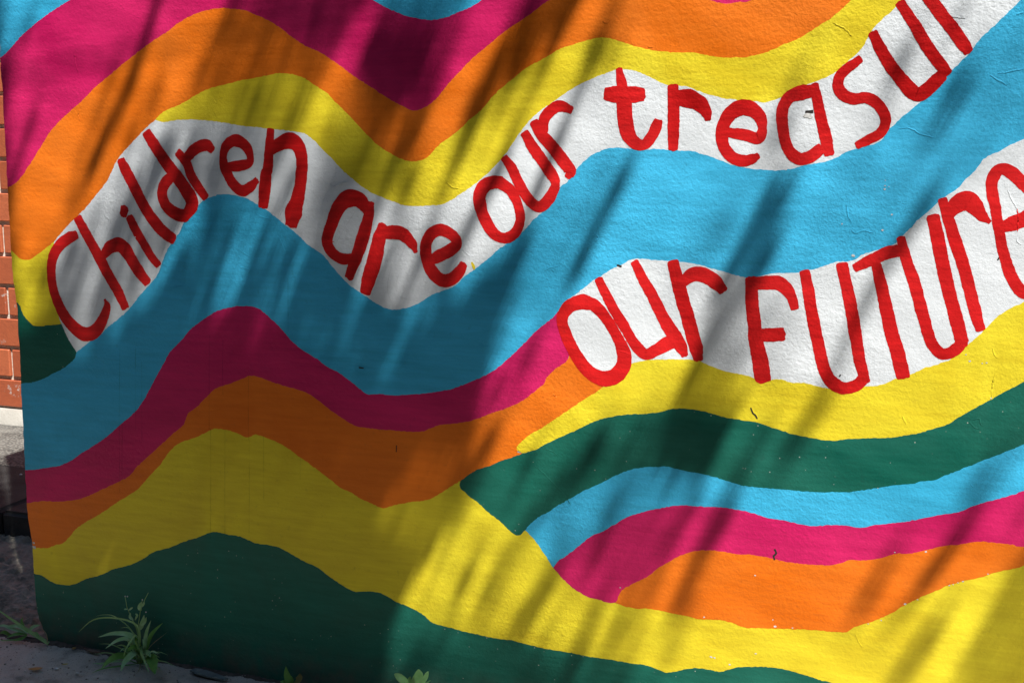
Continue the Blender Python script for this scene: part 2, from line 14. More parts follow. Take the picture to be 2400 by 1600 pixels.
FRONDS=[(-25500,27500,''),(-24499,30590,''),(-23499,28680,''),(-22499,31770,'0000000000000000000000000000000000000000000000000000000000000000000000000000000000000000000000000000000000000000000000000000000000000000000000000000000000000000000000000000000000000000000000000000000000000000000000000000000000000000000000000000000000000000000000000000000000000000000000000000000000000000000000000000000000000000000000000012243221'),(-21499,29859,'0000000000000000000000000000000000000000000000000000000000000000000000032200000000000000000000000000000000000000000000000000000000000000000000000000000000000000000000000000000000000000000000000000000000000000000000000000000000000000000000000000000122344561000000000000000000000000000000000000000000000000000000000000000000003620000000123333333333322111'),(-20499,27950,'000000000000000000000000000000000000000000000003332223333454546777799999999999900000000000000000000000000000000000000000000000000000000000000000000000000000000000000000000000000000000000000000000000000000000000000011222334445310000000002677899888888888889400000000000000000000000000000000000000000000000000000000000001588300000002966913333333223333211'),(-19499,31040,'000000000000000000000003344424333355546777789999999999999999999999999999999999999999000000000000000000000000000000000000000000000000000000000000000000000000000000000000000000000000000001122233444555666677888777777777766677766776410000000004898888888888889810001545100000000000000000000000000000000000044331000000000000012330011223555413223333211'),(-18499,29129,'0000000000000000000444333344334579999999999999999999999999999999999999999999999999999999900000000000000000000000000000000000000000000000000000000000000000000000000000001356667777666666666667777778888889999876666677777667777777767764100000000154798888888973000129797464100000000000000000000000000000000037677200000000011222332222233332487930000000000000000000000000000000000000000000000000000000000000000000000024'),(-17499,32220,'000000000000000000000000344444333323479999999999999999999999999999999999999999999999999999999900000000000000000000000000000000000000000000000000000000000000000000000000000136776667888788888888888888888888887894434477777788888888857664100000026988899864285000000067200000000000000000000000000000000000000000059889610001122322222222222067820000000000000000000000000000000000000000000000000000000000000000000000000000233'),(-16499,30310,'00000000000000000000000000000000000000002479999999999999999999999999999999999999999999999999999999990000000000000000000000000000000000000000000000000000000000000000000000000013688876678888888888888889888888860121389999999999999995977620000048989630710065200000007950000001123432898200000000000000112245665523988889961010000000000000005772000000000000000000000000000000000000000000000000000143100000000000000000000000000012'),(-15499,28400,'00000000000000000000000000000000000000000000013689999999999999999999999999999999999999999999999999999999974200000000000000000000000000000000000000000000000015873000000000000000488776777666887666777666677757201104335567788888887478889522101000769200100059920000004970013332333526885000000000000000113333222137988888654345553432100000000554000000000000000000000000000000000123332000000000036877778875421000000000000000000000000002'),(-14499,31490,'000000000000000000000000000000000000000000000000001368999999999999999999999999999999999999999999999999999999997631242100000000000000000000000000000000000011058830000000000000477836877667778878977886566888662122277688878888997888889888898222004550000003983000000027889624333344178950000000000000000000000000000489887777663124333320000001866600000000000000000000000000000268766200001441067877777777777677775521'),(-13499,29580,'0000000000000000000000000000000000000000000000000000000024799999999999999999999999999999999999999999999999999999999866420002456200000000000000000000000255501889400025751000233355676777777888888888888888975567973554888989998888888786132566774545997788899842124689999997774243323321000000000000000000000000000000498777777777780000144410368762000000000000000000000000000000005885000000123587777777777777666666677876532'),(-12499,27670,'000000000000000000000000000000000000000000000000000000000000024799999999999999999999999999999999999999999999999999999999869852000000000000000000000000034612988301475224435899997469998888899998888876766665577876677777778888888888888962836977864477666677789999999999999966630002685200000000000000000000000124566778899999999999301047560000000000000000000000000000001554400002988001221000015877777777777766666777777766778776431'),(-11499,30759,'0000000000000000000000000000000000000000000000000000000000000000002468999999999999999999999999999999999999999999999999999999997420000377400000000000002431599600121356447988897558888889953135789988889556655898779888998679999999999999988889999999999878998899999999999999997636851222200000000000000014799876578757776766578655578833669893000000000000000000000000000007667200344300185690000027777777777777666667777777777777777777876531'),(-10499,28849,'000000000000000000000000000000000000000000000000000000000000000000000001368999999999999999999999999999999999999999999999999999999997456510000000000000024663100457545689998897789888889733799988888888964655379999888888888899998888888899888888899998888888999999999999999999998844898400000027710000278888544334568987766666665788851006887200000000000000000000000000000000000000000038677000000135787777777766667788877777777777777777777777765421'),(-9499,31940,'0000000000000000000000000000000000000000000000000000000000000000000000000000136799999999999999999999999999999999999999999999999999999999863100000000002211357998888876668988888889876456899999999998899998899999999988899999999999999999999999999999999999999999999999888888888889999877421000022100377764356776666666896566666766545751003978632000000000000000000000000000000000000000000000000000000003488877777777888877777777788877788777777667788876432'),(-8499,30030,'00000000000000000000000000000000000000000000000000000000000000000000000000000000002479999999999999999999999999999999999999999999999999999999986310135668988888888898766679899876666899999999999999999999999999999999999999999999999999999999999999999889999999999999888888888888888888864224344423267665232213888942343332586840288685172000015551000000000000000000000000000000000000000000000000000000000001256877778887777777778888888887777777677778887788765411'),(-7499,28120,'0000000000000000000000000000000000000000000000000000000000000000000000000000000000000002479999999999999999999999999999999999999999999999999999999987420235778899999988886677799999999999999999999999999999999999999999999999999999999999999999999999998999999999999988888988888888895136223328960315966732332987941337313217879434766566764200000000000000000000000000000000000000000000000000000000000000000000000348887777777778888887888888787665444433333444444333322'),(-6499,31209,'00000000000000000000000000000000000000000000000000000000000000000000000000000000000000000000136899999999999999999999999999999999999999999999999999999999999999999999999999999999999999999999999999999999999999999999999999999999999999999999999999999988999999999999999999999999997311143223425663434556566767667777888888778888777777788877775310000000000000000000000000000000000000000000000000000000000000000000000125687778888775554332222334444433333333444333333322234331'),(-5499,29299,'00000000000000000000000000000000000000000000000000000000000000000000000000000000000000000000000001368999999999999999999999999999999999999999999999999999999999999999999999999999999999999999999999999999999999999999999999999999999999999999999999999999999999999999999999999999997753454578888877777777777787787788888887777888877777888887777777542100000000000000000000000000000000000000000000000000000000000000000000000213344555444433333344444433333333433332223322233444444321'),(-4499,32390,'000000000000000000000000000000000000000000000000000000000000000000000000000000000000000000000000000000124799999999999999999999999999999999999999999999999999999999999999999999999999999999999999999999999999999999999999999999999999999999999999999999999999999999999999999999999999998778888887777777777777888888888888877777888777778888877777776778754100000000000000000000000000000000000000000000000000000000000000000000000013444433333333444444433333333333322233222334443333222232321'),(-3499,30480,'0000000000000000000000000000000000000000000000000000000000000000000000000000000000000000000000000000000012224689999999999999999999999999999999999999999999999999999999999999999999999999999999999999988999999999999999999999999999999999999999999999999999999999999999999999999999999999998887778888777777888888888887777777788887777778888777777777777788864310000000000000000000000000000000000000000000000000000000000000000000000000123343334444444432333333333222232223344433223222233333432'),(-2499,28570,'00000000000000000000000000000000000000000000000000000000000000000000000000000000000000000000000000000009999999999999999999999999999999999999999999999999999999999999999999999999999999999999999999998889999999999999999999999999999999999999999999999999999999999999999999999999999999999999998888888888888888888888777777777888877777788888888777777778888888875310000000000000000000000000000000000000000000000000000000000000000000000000001234544444333333333332223333'),(-1499,31660,'00000000000000000000000000000000000000000000000000000000000000000000000000000000000000000000000000000000000099999999999999999999999999999999999999999999999999999999999999999999999999999999999999999999999999999999999999999999999999999999999999999999999999999999999999999999999999999999999999988888888888888877777777777888887788878888888877777677888888876554211'),(-499,29749,'0000000000000000000000000000000000000000000000000000000000000000000000000000000000000000000000000000000000000000099999999999999999999999999999999999999999999999999999999999999999999999999999999999999999999999999999999999999999999999999999999999999999999999999999999999999999999999999999999999999988877888877777777777788998888887788888888776544333333344433333344211'),(500,27840,'0000000000000000000000000000000000000000000000000000000000000000000000000000000000000000000000000000000000000000000000999999999999999999999999999999999999999999999999999999999999999999999999999999999999999999999999999999999999999999999999999999999999999999999999999999999999999999999999999999999999988777777777777777788999887665544433334333333333344333333334444322223221'),(1500,30930,'000000000000000000000000000000000000000000000000000000000000000000000000000000000000000000000000000000000000000000000000000099999999999999999999999999999999999999999999999999999999999999999999999999999999999999999999999999999999999999999999999999999999999999999999999999999999999999999999999999999999999887788877654433344444444433443344443333333334333333334444432'),(2500,29019,'000000000000000000000000000000000000000000000000000000000000000000000000000000000000000000000000000000000000000000000000000000000999999999999999999999999999999999999999999999999999999999999999999999999999999999999999999999999999999999999999999999999999999999999999999999999999999999999999999999998876555443233455554333344444444333443334444'),(3500,32110,'0000000000000000000000000000000000000000000000000000000000000000000000000000000000000000000000000000000000000000000000000000000000000099999999999999999999999999999999999999999999999999999999999999999999999999999999999999999999999999999999999999999999999999999999999999999999999999998876655443223455444444443334455444'),(4500,30199,'0000000000000000000000000000000000000000000000000000000000000000000000000000000000000000000000000000000000000000000000000000000000000000000999999999999999999999999999999999999999999999999999999999999999999999999999999999999999999999999999999999999999999999999999999999987765544443333444544443'),(5500,28290,'0000000000000000000000000000000000000000000000000000000000000000000000000000000000000000000000000000000000000000000000000000000000000000000000009999999999999999999999999999999999999999999999999999999999999999999999999999999999999999999999999999999999999999876654444333'),(6500,31380,'00000000000000000000000000000000000000000000000000000000000000000000000000000000000000000000000000000000000000000000000000000000000000000000000000000099999999999999999999999999999999999999999999999999999999999999999999999999999999999999999999876'),(7500,29469,'00000000000000000000000000000000000000000000000000000000000000000000000000000000000000000000000000000000000000000000000000000000000000000000000000000000000999999999999999999999999999999999999999999999999999999999999999999')]
PITCH=0.1
SLOT=0.009
SUNV=(0.39296,-0.38097,0.83693)
CAM=((2.0397,-2.271,1.2356),9.75,20,42.857)
WEED=[('leaf',[(2979,-364,209),(2956,-530,761),(2573,-697,874),(2210,-864,799)],118),('leaf',[(2948,-364,204),(2964,-664,736),(2869,-964,858),(2737,-1264,769)],118),('grass',[(2994,-364,455),(3014,-464,1037),(2491,-564,1189),(1949,-664,1111),(1572,-764,786)],46),('grass',[(2970,-364,560),(2648,-314,898),(2220,-264,1075),(1899,-214,1051),(1601,-164,957)],29),('grass',[(2992,-364,428),(3098,-630,876),(3049,-897,711),(3141,-1164,599)],54),('leaf',[(2979,-364,209),(3114,-764,479),(3176,-1164,460),(3363,-1564,440)],155),('leafdark',[(2946,-364,177),(2667,-630,301),(2570,-897,318),(2498,-1164,195)],171),('leaf',[(2693,-364,56),(2356,-564,89),(2205,-764,102),(2077,-964,176)],54),('grass',[(2996,-364,483),(3276,-697,503),(3612,-1030,484),(3970,-1364,410)],64),('leaf',[(3107,-364,310),(3142,-364,640),(3203,-364,891),(3332,-364,1177)],91),('leafdark',[(3139,-364,342),(3208,-264,690),(3296,-164,851),(3430,-64,1006)],102),('straw',[(3107,-364,310),(3298,-314,561),(3672,-264,879)],21),('leafdark',[(3039,-364,191),(3512,-664,365),(3791,-964,351),(4054,-1264,353)],246),('leafdark',[(2940,-364,67),(2581,-630,-78),(2299,-897,-68),(2212,-1164,29)],40),('straw',[(2972,-364,99),(3142,-614,71),(3205,-864,16)],24),('leaf',[(2943,-364,610),(2814,-464,766),(2738,-564,763)],96),('grass',[(2970,-364,560),(2859,-364,733),(2686,-364,896),(2468,-364,865)],38),('leaf',[(2984,-364,291),(2778,-530,357),(2795,-697,537),(2801,-864,527)],59),('leafdark',[(2987,-364,346),(3045,-664,588),(3063,-964,609)],134),('leaf',[(3016,-364,323),(3355,-564,459),(3577,-764,471)],123),('leafdark',[(3023,-364,433),(2988,-464,631),(3014,-564,810)],112),('leaf',[(3015,-364,296),(3157,-414,528),(3146,-464,735)],96),('leaf',[(3006,-364,889),(3092,-364,1063),(3151,-364,1285)],118),('leaf',[(3028,-364,1000),(3194,-414,1124),(3286,-464,1290)],80),('leaf',[(3020,-364,1374),(3042,-364,1484),(3095,-364,1598)],91),('leaf',[(3086,-364,1463),(3152,-364,1552),(3172,-364,1622)],54),('leaf',[(2836,-364,1107),(2749,-364,1175),(2772,-364,1286)],70),('leaf',[(2713,-364,1331),(2809,-364,1398),(2842,-364,1429)],48),('leaf',[(2700,-364,1356),(2623,-364,1345),(2593,-364,1355)],48),('leaf',[(2883,-364,1113),(2952,-364,1244),(2893,-364,1276)],54)]
STEMS=[[(3000,-364,49),(2970,-344,552),(2916,-324,914),(3004,-304,1349),(3128,-284,1626),(3220,-264,1796)],[(3001,-364,565),(2882,-339,915),(2727,-314,1179),(2613,-289,1369),(2563,-264,1609)],[(3000,-364,49),(2997,-564,539),(2982,-764,779)],[(3027,-314,1356),(3070,-339,1505),(3121,-364,1639)]]
HEADS=[(2643,-364,1670),(2705,-364,1673),(3122,-364,1650),(3201,-364,1359)]
GRASS=[('grass',[(155,-188,52),(-249,-355,370),(-537,-521,660),(-916,-688,1005)],91),('straw',[(139,-188,50),(108,-188,285),(-28,-188,433)],27),('leaf',[(-435,-188,290),(-258,-188,428),(-55,-188,500)],91),('leaf',[(-440,-188,232),(-664,-221,383),(-901,-255,376),(-1009,-288,331)],80),('leaf',[(-440,-188,232),(-775,-255,295),(-1074,-321,391),(-1218,-388,340)],80),('leafdark',[(-476,-188,199),(-719,-288,203),(-936,-388,127)],91),('leafdark',[(-476,-188,199),(-561,-288,114),(-741,-388,71)],75),('leafdark',[(-474,-188,227),(-664,-138,463),(-665,-88,585)],59),('leafdark',[(-986,-188,95),(-1087,-288,206),(-1129,-388,212)],91),('leafdark',[(-442,-188,204),(-160,-238,293),(-21,-288,250)],64),('grass',[(-478,-188,170),(-926,-338,-5),(-1113,-488,113)],54)]
SUCC=[('pale',[(10009,-398,538),(9873,-432,705),(9737,-465,823),(9631,-498,915)],166),('pale',[(10035,-398,543),(10088,-398,701),(10142,-398,908),(10149,-398,1057)],225),('pale',[(10060,-398,547),(10201,-365,704),(10290,-332,877),(10333,-298,998)],112),('pale',[(10035,-398,543),(9991,-465,690),(9998,-532,845),(10044,-598,968)],107),('pale',[(10060,-398,547),(10297,-465,715),(10429,-532,840),(10522,-598,946)],96),('pale',[(10035,-398,543),(10082,-548,791),(10166,-698,1019)],96),('pale',[(10009,-398,526),(9875,-548,634),(9820,-698,766)],134)]
SPROUT=[('leafdark',[(6970,-318,131),(6918,-318,253),(6868,-318,401),(6860,-318,576)],161),('olive',[(6998,-318,136),(7159,-351,255),(7238,-384,385),(7275,-418,514)],155),('leafdark',[(6942,-318,126),(6835,-368,209),(6754,-418,232)],107),('leafdark',[(6970,-318,131),(7032,-368,293),(7052,-418,422)],80)]
DEBRIS={'leaf':(0.0875,-0.1461,0.0),'petal':(0.1346,-0.1015,0.0),'peb1':(0.1283,-0.1238,0.0),'peb2':(0.1887,-0.1264,0.0),'petal2':(0.0946,-0.0227,0.0),'flake':(0.4878,-0.037,0.0),'twig':(0.1503,-0.0236,0.0),'peb3':(-0.8856,0.9082,0.09),'peb4':(0.0679,-0.1581,0.0)}
# ---------------------------------------------------------------- camera, sky, sun, exposure
sc = bpy.context.scene
COL = sc.collection
cam_d = bpy.data.cameras.new('camera'); cam = bpy.data.objects.new('camera', cam_d); COL.objects.link(cam); sc.camera = cam
cam.location = CAM[0]; cam_d.lens = CAM[3]; cam_d.sensor_width = 36; cam_d.clip_start = .05; cam_d.clip_end = 500
_p, _y = math.radians(CAM[1]), math.radians(CAM[2])
_f = Vector((-math.sin(_y)*math.cos(_p), math.cos(_y)*math.cos(_p), -math.sin(_p)))
cam.rotation_euler = _f.to_track_quat('-Z', 'Y').to_euler()
S = Vector(SUNV).normalized()
world = bpy.data.worlds.new('World'); sc.world = world; world.use_nodes = True
wn = world.node_tree; bg = wn.nodes['Background']
sky = wn.nodes.new('ShaderNodeTexSky'); sky.sky_type = 'NISHITA'; sky.sun_disc = False
sky.dust_density = .3; sky.ozone_density = 2.0; sky.sun_elevation = math.asin(S.z); sky.sun_rotation = math.atan2(S.x, S.y)
wn.links.new(sky.outputs[0], bg.inputs[0]); bg.inputs[1].default_value = 0.07
sun_d = bpy.data.lights.new('sun', 'SUN'); sun_d.energy = 5.0; sun_d.angle = math.radians(.53); sun_d.color = (1, .975, .93)
sun = bpy.data.objects.new('sun', sun_d); COL.objects.link(sun); sun.location = (3, -3, 7)
sun.rotation_euler = (-S).to_track_quat('-Z', 'Y').to_euler()
vs = sc.view_settings; vs.view_transform = 'Standard'; vs.look = 'None'; vs.gamma = 1; vs.use_curve_mapping = False
vs.exposure = 0.87
sc.cycles.max_bounces = 5; sc.cycles.diffuse_bounces = 3; sc.cycles.glossy_bounces = 2; sc.cycles.transparent_max_bounces = 6; sc.cycles.caustics_reflective = False; sc.cycles.caustics_refractive = False
# ---------------------------------------------------------------- helpers
R = random.Random(7)
def lin(c):
    return tuple((v/255/12.92 if v/255 <= .04045 else ((v/255+.055)/1.055)**2.4) for v in c)
def obj(name, verts, faces, mat=None, parent=None, smooth=False):
    me = bpy.data.meshes.new(name); me.from_pydata([tuple(v) for v in verts], [], faces); me.update()
    if smooth:
        for p in me.polygons: p.use_smooth = True
    o = bpy.data.objects.new(name, me); COL.objects.link(o)
    if mat: me.materials.append(mat)
    if parent: o.parent = parent
    return o
def empty(name, loc=(0, 0, 0)):
    o = bpy.data.objects.new(name, None); COL.objects.link(o); o.location = loc; return o
def tag(o, label=None, cat=None, group=None, kind=None):
    if label: o['label'] = label
    if cat: o['category'] = cat
    if group: o['group'] = group
    if kind: o['kind'] = kind
    return o
class N:
    def __init__(s, name):
        s.m = bpy.data.materials.new(name); s.m.use_nodes = True; s.t = s.m.node_tree; s.b = s.t.nodes['Principled BSDF']
        s.pos = s.t.nodes.new('ShaderNodeNewGeometry').outputs['Position']
    def n(s, typ, **k):
        q = s.t.nodes.new(typ)
        for a, v in k.items(): setattr(q, a, v)
        return q
    def l(s, a, b): s.t.links.new(a, b)
    def val(s, inp, v):
        if hasattr(v, 'is_output') or isinstance(v, bpy.types.NodeSocket): s.l(v, inp)
        else: inp.default_value = v
    def math(s, op, a, b=0, c=0):
        q = s.n('ShaderNodeMath', operation=op)
        for i, v in enumerate((a, b, c)): s.val(q.inputs[i], v)
        return q.outputs[0]
    def noise(s, scale, detail=2, rough=.5, vec=None, dist=0):
        q = s.n('ShaderNodeTexNoise'); q.inputs['Scale'].default_value = scale; q.inputs['Detail'].default_value = detail
        q.inputs['Roughness'].default_value = rough; q.inputs['Distortion'].default_value = dist
        s.l(vec or s.pos, q.inputs['Vector']); return q.outputs['Fac']
    def voro(s, scale, feature='F1', vec=None, rand=1):
        q = s.n('ShaderNodeTexVoronoi', feature=feature); q.inputs['Scale'].default_value = scale
        q.inputs['Randomness'].default_value = rand
        s.l(vec or s.pos, q.inputs['Vector']); return q
    def scaled(s, v):
        q = s.n('ShaderNodeVectorMath', operation='MULTIPLY'); s.l(s.pos, q.inputs[0]); q.inputs[1].default_value = v; return q.outputs[0]
    def rot(s, ang, v):
        q = s.n('ShaderNodeMapping'); q.inputs['Rotation'].default_value = ang; q.inputs['Scale'].default_value = v; s.l(s.pos, q.inputs['Vector']); return q.outputs[0]
    def ramp(s, f, a, b):
        q = s.n('ShaderNodeMapRange'); q.clamp = True; s.l(f, q.inputs[0]); q.inputs[1].default_value = a; q.inputs[2].default_value = b; return q.outputs[0]
    def mix(s, f, a, b, blend='MIX'):
        q = s.n('ShaderNodeMix', data_type='RGBA', blend_type=blend); s.val(q.inputs[0], f)
        for i, v in ((6, a), (7, b)):
            if isinstance(v, tuple): q.inputs[i].default_value = v if len(v) == 4 else v+(1,)
            else: s.l(v, q.inputs[i])
        return q.outputs[2]
    def fin(s, col, rough=.6, h=None, spec=.3, dist=1.0):
        if isinstance(col, tuple): s.b.inputs['Base Color'].default_value = col+(1,)
        else: s.l(col, s.b.inputs['Base Color'])
        s.val(s.b.inputs['Roughness'], rough); s.b.inputs['Specular IOR Level'].default_value = spec
        if h is not None:
            q = s.n('ShaderNodeBump'); q.inputs['Distance'].default_value = dist; q.inputs['Strength'].default_value = 1
            s.l(h, q.inputs['Height']); s.l(q.outputs[0], s.b.inputs['Normal'])
        return s.m
def plaster_h(k, amp=1.0):
    rough_ = k.ramp(k.noise(2.6, 1, .6), .3, .7)                        # smooth and rough patches of render
    h = k.math('MULTIPLY', k.math('MULTIPLY', k.noise(125, 2, .7), k.math('ADD', k.math('MULTIPLY', rough_, 1.0), .45)), .0010*amp)
    h = k.math('ADD', h, k.math('MULTIPLY', k.noise(1, 2, .6, vec=k.rot((0, math.radians(20), 0), (22, 22, 40))), .0006*amp))
    return k.math('ADD', h, k.math('MULTIPLY', k.noise(6, 1, .5), .0017*amp))
def paint(name, col, var=.10, amp=1.0, rough=.55, specks=0):
    k = N(name); c = lin(col)
    dk = tuple(v*(1-2.6*var) for v in c); lt = tuple(min(.9, v*(1+var)+.012) for v in c)
    patch = k.ramp(k.noise(3.2, 3, .62, dist=.8), .33, .66)
    brush = k.ramp(k.noise(1, 3, .7, vec=k.rot((0, math.radians(14), 0), (7, 7, 70))), .25, .75)
    f = k.math('ADD', k.math('MULTIPLY', patch, .5), k.math('MULTIPLY', brush, .5))
    colr = k.mix(f, dk, lt)
    # dust and weathering: sparse darker blotches everywhere, mud splash near the foot of the wall
    sep = k.n('ShaderNodeSeparateXYZ'); k.l(k.pos, sep.inputs[0])
    n55 = k.noise(55, 3, .75)
    colr = k.mix(k.math('MULTIPLY', k.ramp(n55, .6, .78), .45), colr, tuple(v*.45+.012 for v in c))
    if specks:
        v = k.voro(60, rand=1); sp = k.math('MULTIPLY', k.ramp(v.outputs['Distance'], .08, .045), k.ramp(k.noise(9, 1), .42, .58))
        colr = k.mix(k.math('MULTIPLY', sp, specks), colr, (.55, .55, .5))
        low = k.math('MULTIPLY', k.ramp(sep.outputs[2], .11, .0), k.ramp(k.noise(16, 3, .7), .32, .66))
        colr = k.mix(k.math('MULTIPLY', low, .75), colr, (.115, .10, .08))
    return k.fin(colr, k.math('ADD', rough-.1, k.math('MULTIPLY', patch, .25)), plaster_h(k, amp), .22)
PAINT = {
 'blue': paint('blue_paint', (60, 182, 226), .13, 1.15), 'magenta': paint('pink_paint', (209, 21, 97), .13),
 'orange': paint('orange_paint', (250, 118, 11), .12), 'yellow': paint('yellow_paint', (244, 212, 40), .13, 1.05),
 'white': paint('white_paint', (224, 228, 231), .07, 1.0, .6), 'green': paint('green_paint', (11, 98, 82), .13, .8, .5, .8),
 'red': paint('red_paint', (217, 15, 17), .26, .9, .45)}
# ---------------------------------------------------------------- large structure: ground, pavement, kerb
k = N('asphalt'); n1 = k.noise(9, 5, .65); col = k.mix(k.ramp(n1, .3, .7), (.026, .026, .027), (.048, .048, .049))
col = k.mix(k.ramp(k.noise(160, 2), .62, .75), col, (.09, .09, .088))
h = k.math('ADD', k.math('MULTIPLY', k.noise(240, 3, .7), .0015), k.math('MULTIPLY', k.noise(30, 4), .003)); M_ASPH = k.fin(col, .85, h, .2)
k = N('concrete'); n1 = k.noise(5, 6, .65); col = k.mix(k.ramp(n1, .3, .7), (.33, .30, .25), (.54, .50, .42))
col = k.mix(k.ramp(k.noise(300, 2), .6, .75), col, (.09, .09, .086)); col = k.mix(k.math('MULTIPLY', k.ramp(k.noise(14, 3), .55, .7), .5), col, (.06, .065, .05))
h = k.math('ADD', k.math('MULTIPLY', k.noise(260, 3, .7), .0014), k.math('MULTIPLY', k.noise(28, 4), .004)); M_CONC = k.fin(col, .85, h, .2)
k = N('worn_concrete'); M_FORE = k.fin(k.mix(k.ramp(k.noise(3, 5), .3, .7), (.048, .046, .042), (.072, .069, .063)), .9, None, .15)
k = N('kerb_stone'); col = k.mix(k.ramp(k.noise(8, 5), .3, .7), (.03, .029, .028), (.062, .06, .057)); M_KERB = k.fin(col, .85, k.math('MULTIPLY', k.noise(120, 4, .7), .003), .2)
k = N('pebble_concrete'); v = k.voro(95); col = k.mix(k.ramp(v.outputs['Distance'], .25, .6), (.20, .19, .165), (.06, .058, .053)); col = k.mix(k.math('MULTIPLY', k.ramp(k.noise(7, 4), .4, .7), .5), col, (.28, .27, .24))
M_PEB = k.fin(col, .85, k.math('MULTIPLY', v.outputs['Distance'], -.006), .2)
k = N('rubble'); col = k.mix(k.ramp(k.noise(20, 5, .7), .3, .7), (.13, .118, .088), (.34, .30, .235)); M_RUB = k.fin(col, .9, k.math('MULTIPLY', k.noise(120, 4, .7), .004), .2)
k = N('cement_fillet'); col = k.mix(k.ramp(k.noise(9, 5), .3, .7), (.34, .32, .28), (.48, .455, .40)); M_FIL = k.fin(col, .85, k.math('MULTIPLY', k.noise(120, 4, .7), .003), .2)
g = obj('ground', [(-60, -60, -.03), (60, -60, -.03), (60, 60, -.03), (-60, 60, -.03)], [(0, 1, 2, 3)], M_ASPH); tag(g, kind='structure')
def gridmesh(x0, x1, y0, y1, step, zf):
    nx = max(1, round((x1-x0)/step)); ny = max(1, round((y1-y0)/step)); vs_, fs = [], []
    for j in range(ny+1):
        for i in range(nx+1):
            x = x0+(x1-x0)*i/nx; y = y0+(y1-y0)*j/ny; vs_.append((x, y, zf(x, y)))
    for j in range(ny):
        for i in range(nx):
            a = j*(nx+1)+i; fs.append((a, a+1, a+nx+2, a+nx+1))
    return vs_, fs
def nz(x, y, s, seed=0): return mnoise.noise(Vector((x*s, y*s, seed)))
def pave(x, y): return .003*nz(x, y, 6)+.0025*nz(x, y, 22, 3)+.0012*nz(x, y, 70, 5)
vv, ff = gridmesh(-3.0, 3.4, -.7, .12, .02, lambda x, y: pave(x, y)-(.004 if y > .0 else 0)); o = obj('pavement', vv, ff, M_CONC, smooth=True); tag(o, kind='structure')
vv, ff = gridmesh(-12, 12, -5.2, -.7, .45, lambda x, y: -.002); o = obj('forecourt', vv, ff, M_FORE); tag(o, kind='structure')
def rub(x, y):
    c = mnoise.cell(Vector((x*30, y*30, 1))) if hasattr(mnoise, 'cell') else 0
    e = min(1, max(0, (y-.0)/.05))
    return .004+e*(.018*abs(nz(x, y, 13))+.020*abs(nz(x, y, 34, 2))+.006*c*.5+.006*nz(x, y, 80, 4))
vv, ff = gridmesh(-3.0, .06, .0, .60, .009, rub); o = obj('rough_gutter', vv, ff, M_RUB, smooth=False); tag(o, kind='structure')
KY = .578; KZ = .09
def boxv(x0, x1, y0, y1, z0, z1):
    return [(x0, y0, z0), (x1, y0, z0), (x1, y1, z0), (x0, y1, z0), (x0, y0, z1), (x1, y0, z1), (x1, y1, z1), (x0, y1, z1)], [(0, 3, 2, 1), (4, 5, 6, 7), (0, 1, 5, 4), (1, 2, 6, 5), (2, 3, 7, 6), (3, 0, 4, 7)]
def bevelbox(name, x0, x1, y0, y1, z0, z1, r, mat, parent=None, seg=2):
    v, f = boxv(x0, x1, y0, y1, z0, z1); o = obj(name, v, f, mat, parent)
    bm = bmesh.new(); bm.from_mesh(o.data); bmesh.ops.bevel(bm, geom=bm.edges[:], offset=r, segments=seg, affect='EDGES'); bm.to_mesh(o.data); bm.free(); return o
kerb = empty('kerb', (0, KY, 0)); tag(kerb, kind='structure')
kx = -.678+.62*4
while kx > -4.2:
    o = bevelbox('kerb_stone', kx-.615, kx, 0, .42, -.02, KZ+R.uniform(-.002, .002), .012, M_KERB, kerb, 3); kx -= .62
vv, ff = gridmesh(-4.8, 2.2, KY+.422, 1.53, .02, lambda x, y: KZ-.003+.002*nz(x, y, 14)); o = obj('footpath', vv, ff, M_PEB, smooth=True); tag(o, kind='structure')
# ---------------------------------------------------------------- brick wall behind
YB = 1.517
k = N('brick'); oi = k.n('ShaderNodeObjectInfo'); rnd = oi.outputs['Random']
col = k.mix(rnd, (.33, .075, .03), (.50, .135, .056)); col = k.mix(k.math('MULTIPLY', k.ramp(k.noise(40, 4, .6), .45, .75), .45), col, (.25, .06, .03))
col = k.mix(k.math('MULTIPLY', k.ramp(k.noise(11, 4, .7), .64, .70), .8), col, (.55, .52, .48))
M_BRICK = k.fin(col, .5, k.math('MULTIPLY', k.noise(150, 3), .0012), .4)
k = N('mortar'); col = k.mix(k.ramp(k.noise(30, 4), .3, .7), (.6, .54, .45), (.74, .69, .6)); M_MORT = k.fin(col, .9, k.math('MULTIPLY', k.noise(160, 3), .003), .1)
BX0, BX1, BZ0, BP, BL = -3.42, .35, .146, .1232, .262
v, f = boxv(BX0, BX1, YB+.013, YB+.2, BZ0-.03, BZ0+BP*19); bw = obj('brick_wall', v, f, M_MORT)
tag(bw, 'sunlit red brick wall with pale mortar behind the painted wall end', 'wall')
bj = .015
proto = None
for r_ in range(19):
    off = 0 if r_ % 2 else BL/2
    x = -1.455-off-BL*9
    while x < BX1:
        a, b = max(x, BX0), min(x+BL, BX1)
        if b-a > .05:
            full = abs((b-a)-BL) < 1e-6
            if full and proto: o = proto.copy(); COL.objects.link(o); o.parent = bw
            else:
                o = bevelbox('brick', -(b-a-bj)/2, (b-a-bj)/2, 0, .08, -(BP-bj)/2, (BP-bj)/2, .003, M_BRICK, bw, 1)
                if full: proto = o
            o.location = ((a+b)/2, YB+R.uniform(-.0012, .0012), BZ0+BP*(r_+.5)); o.rotation_euler = (0, R.uniform(-.004, .004), 0)
        x += BL
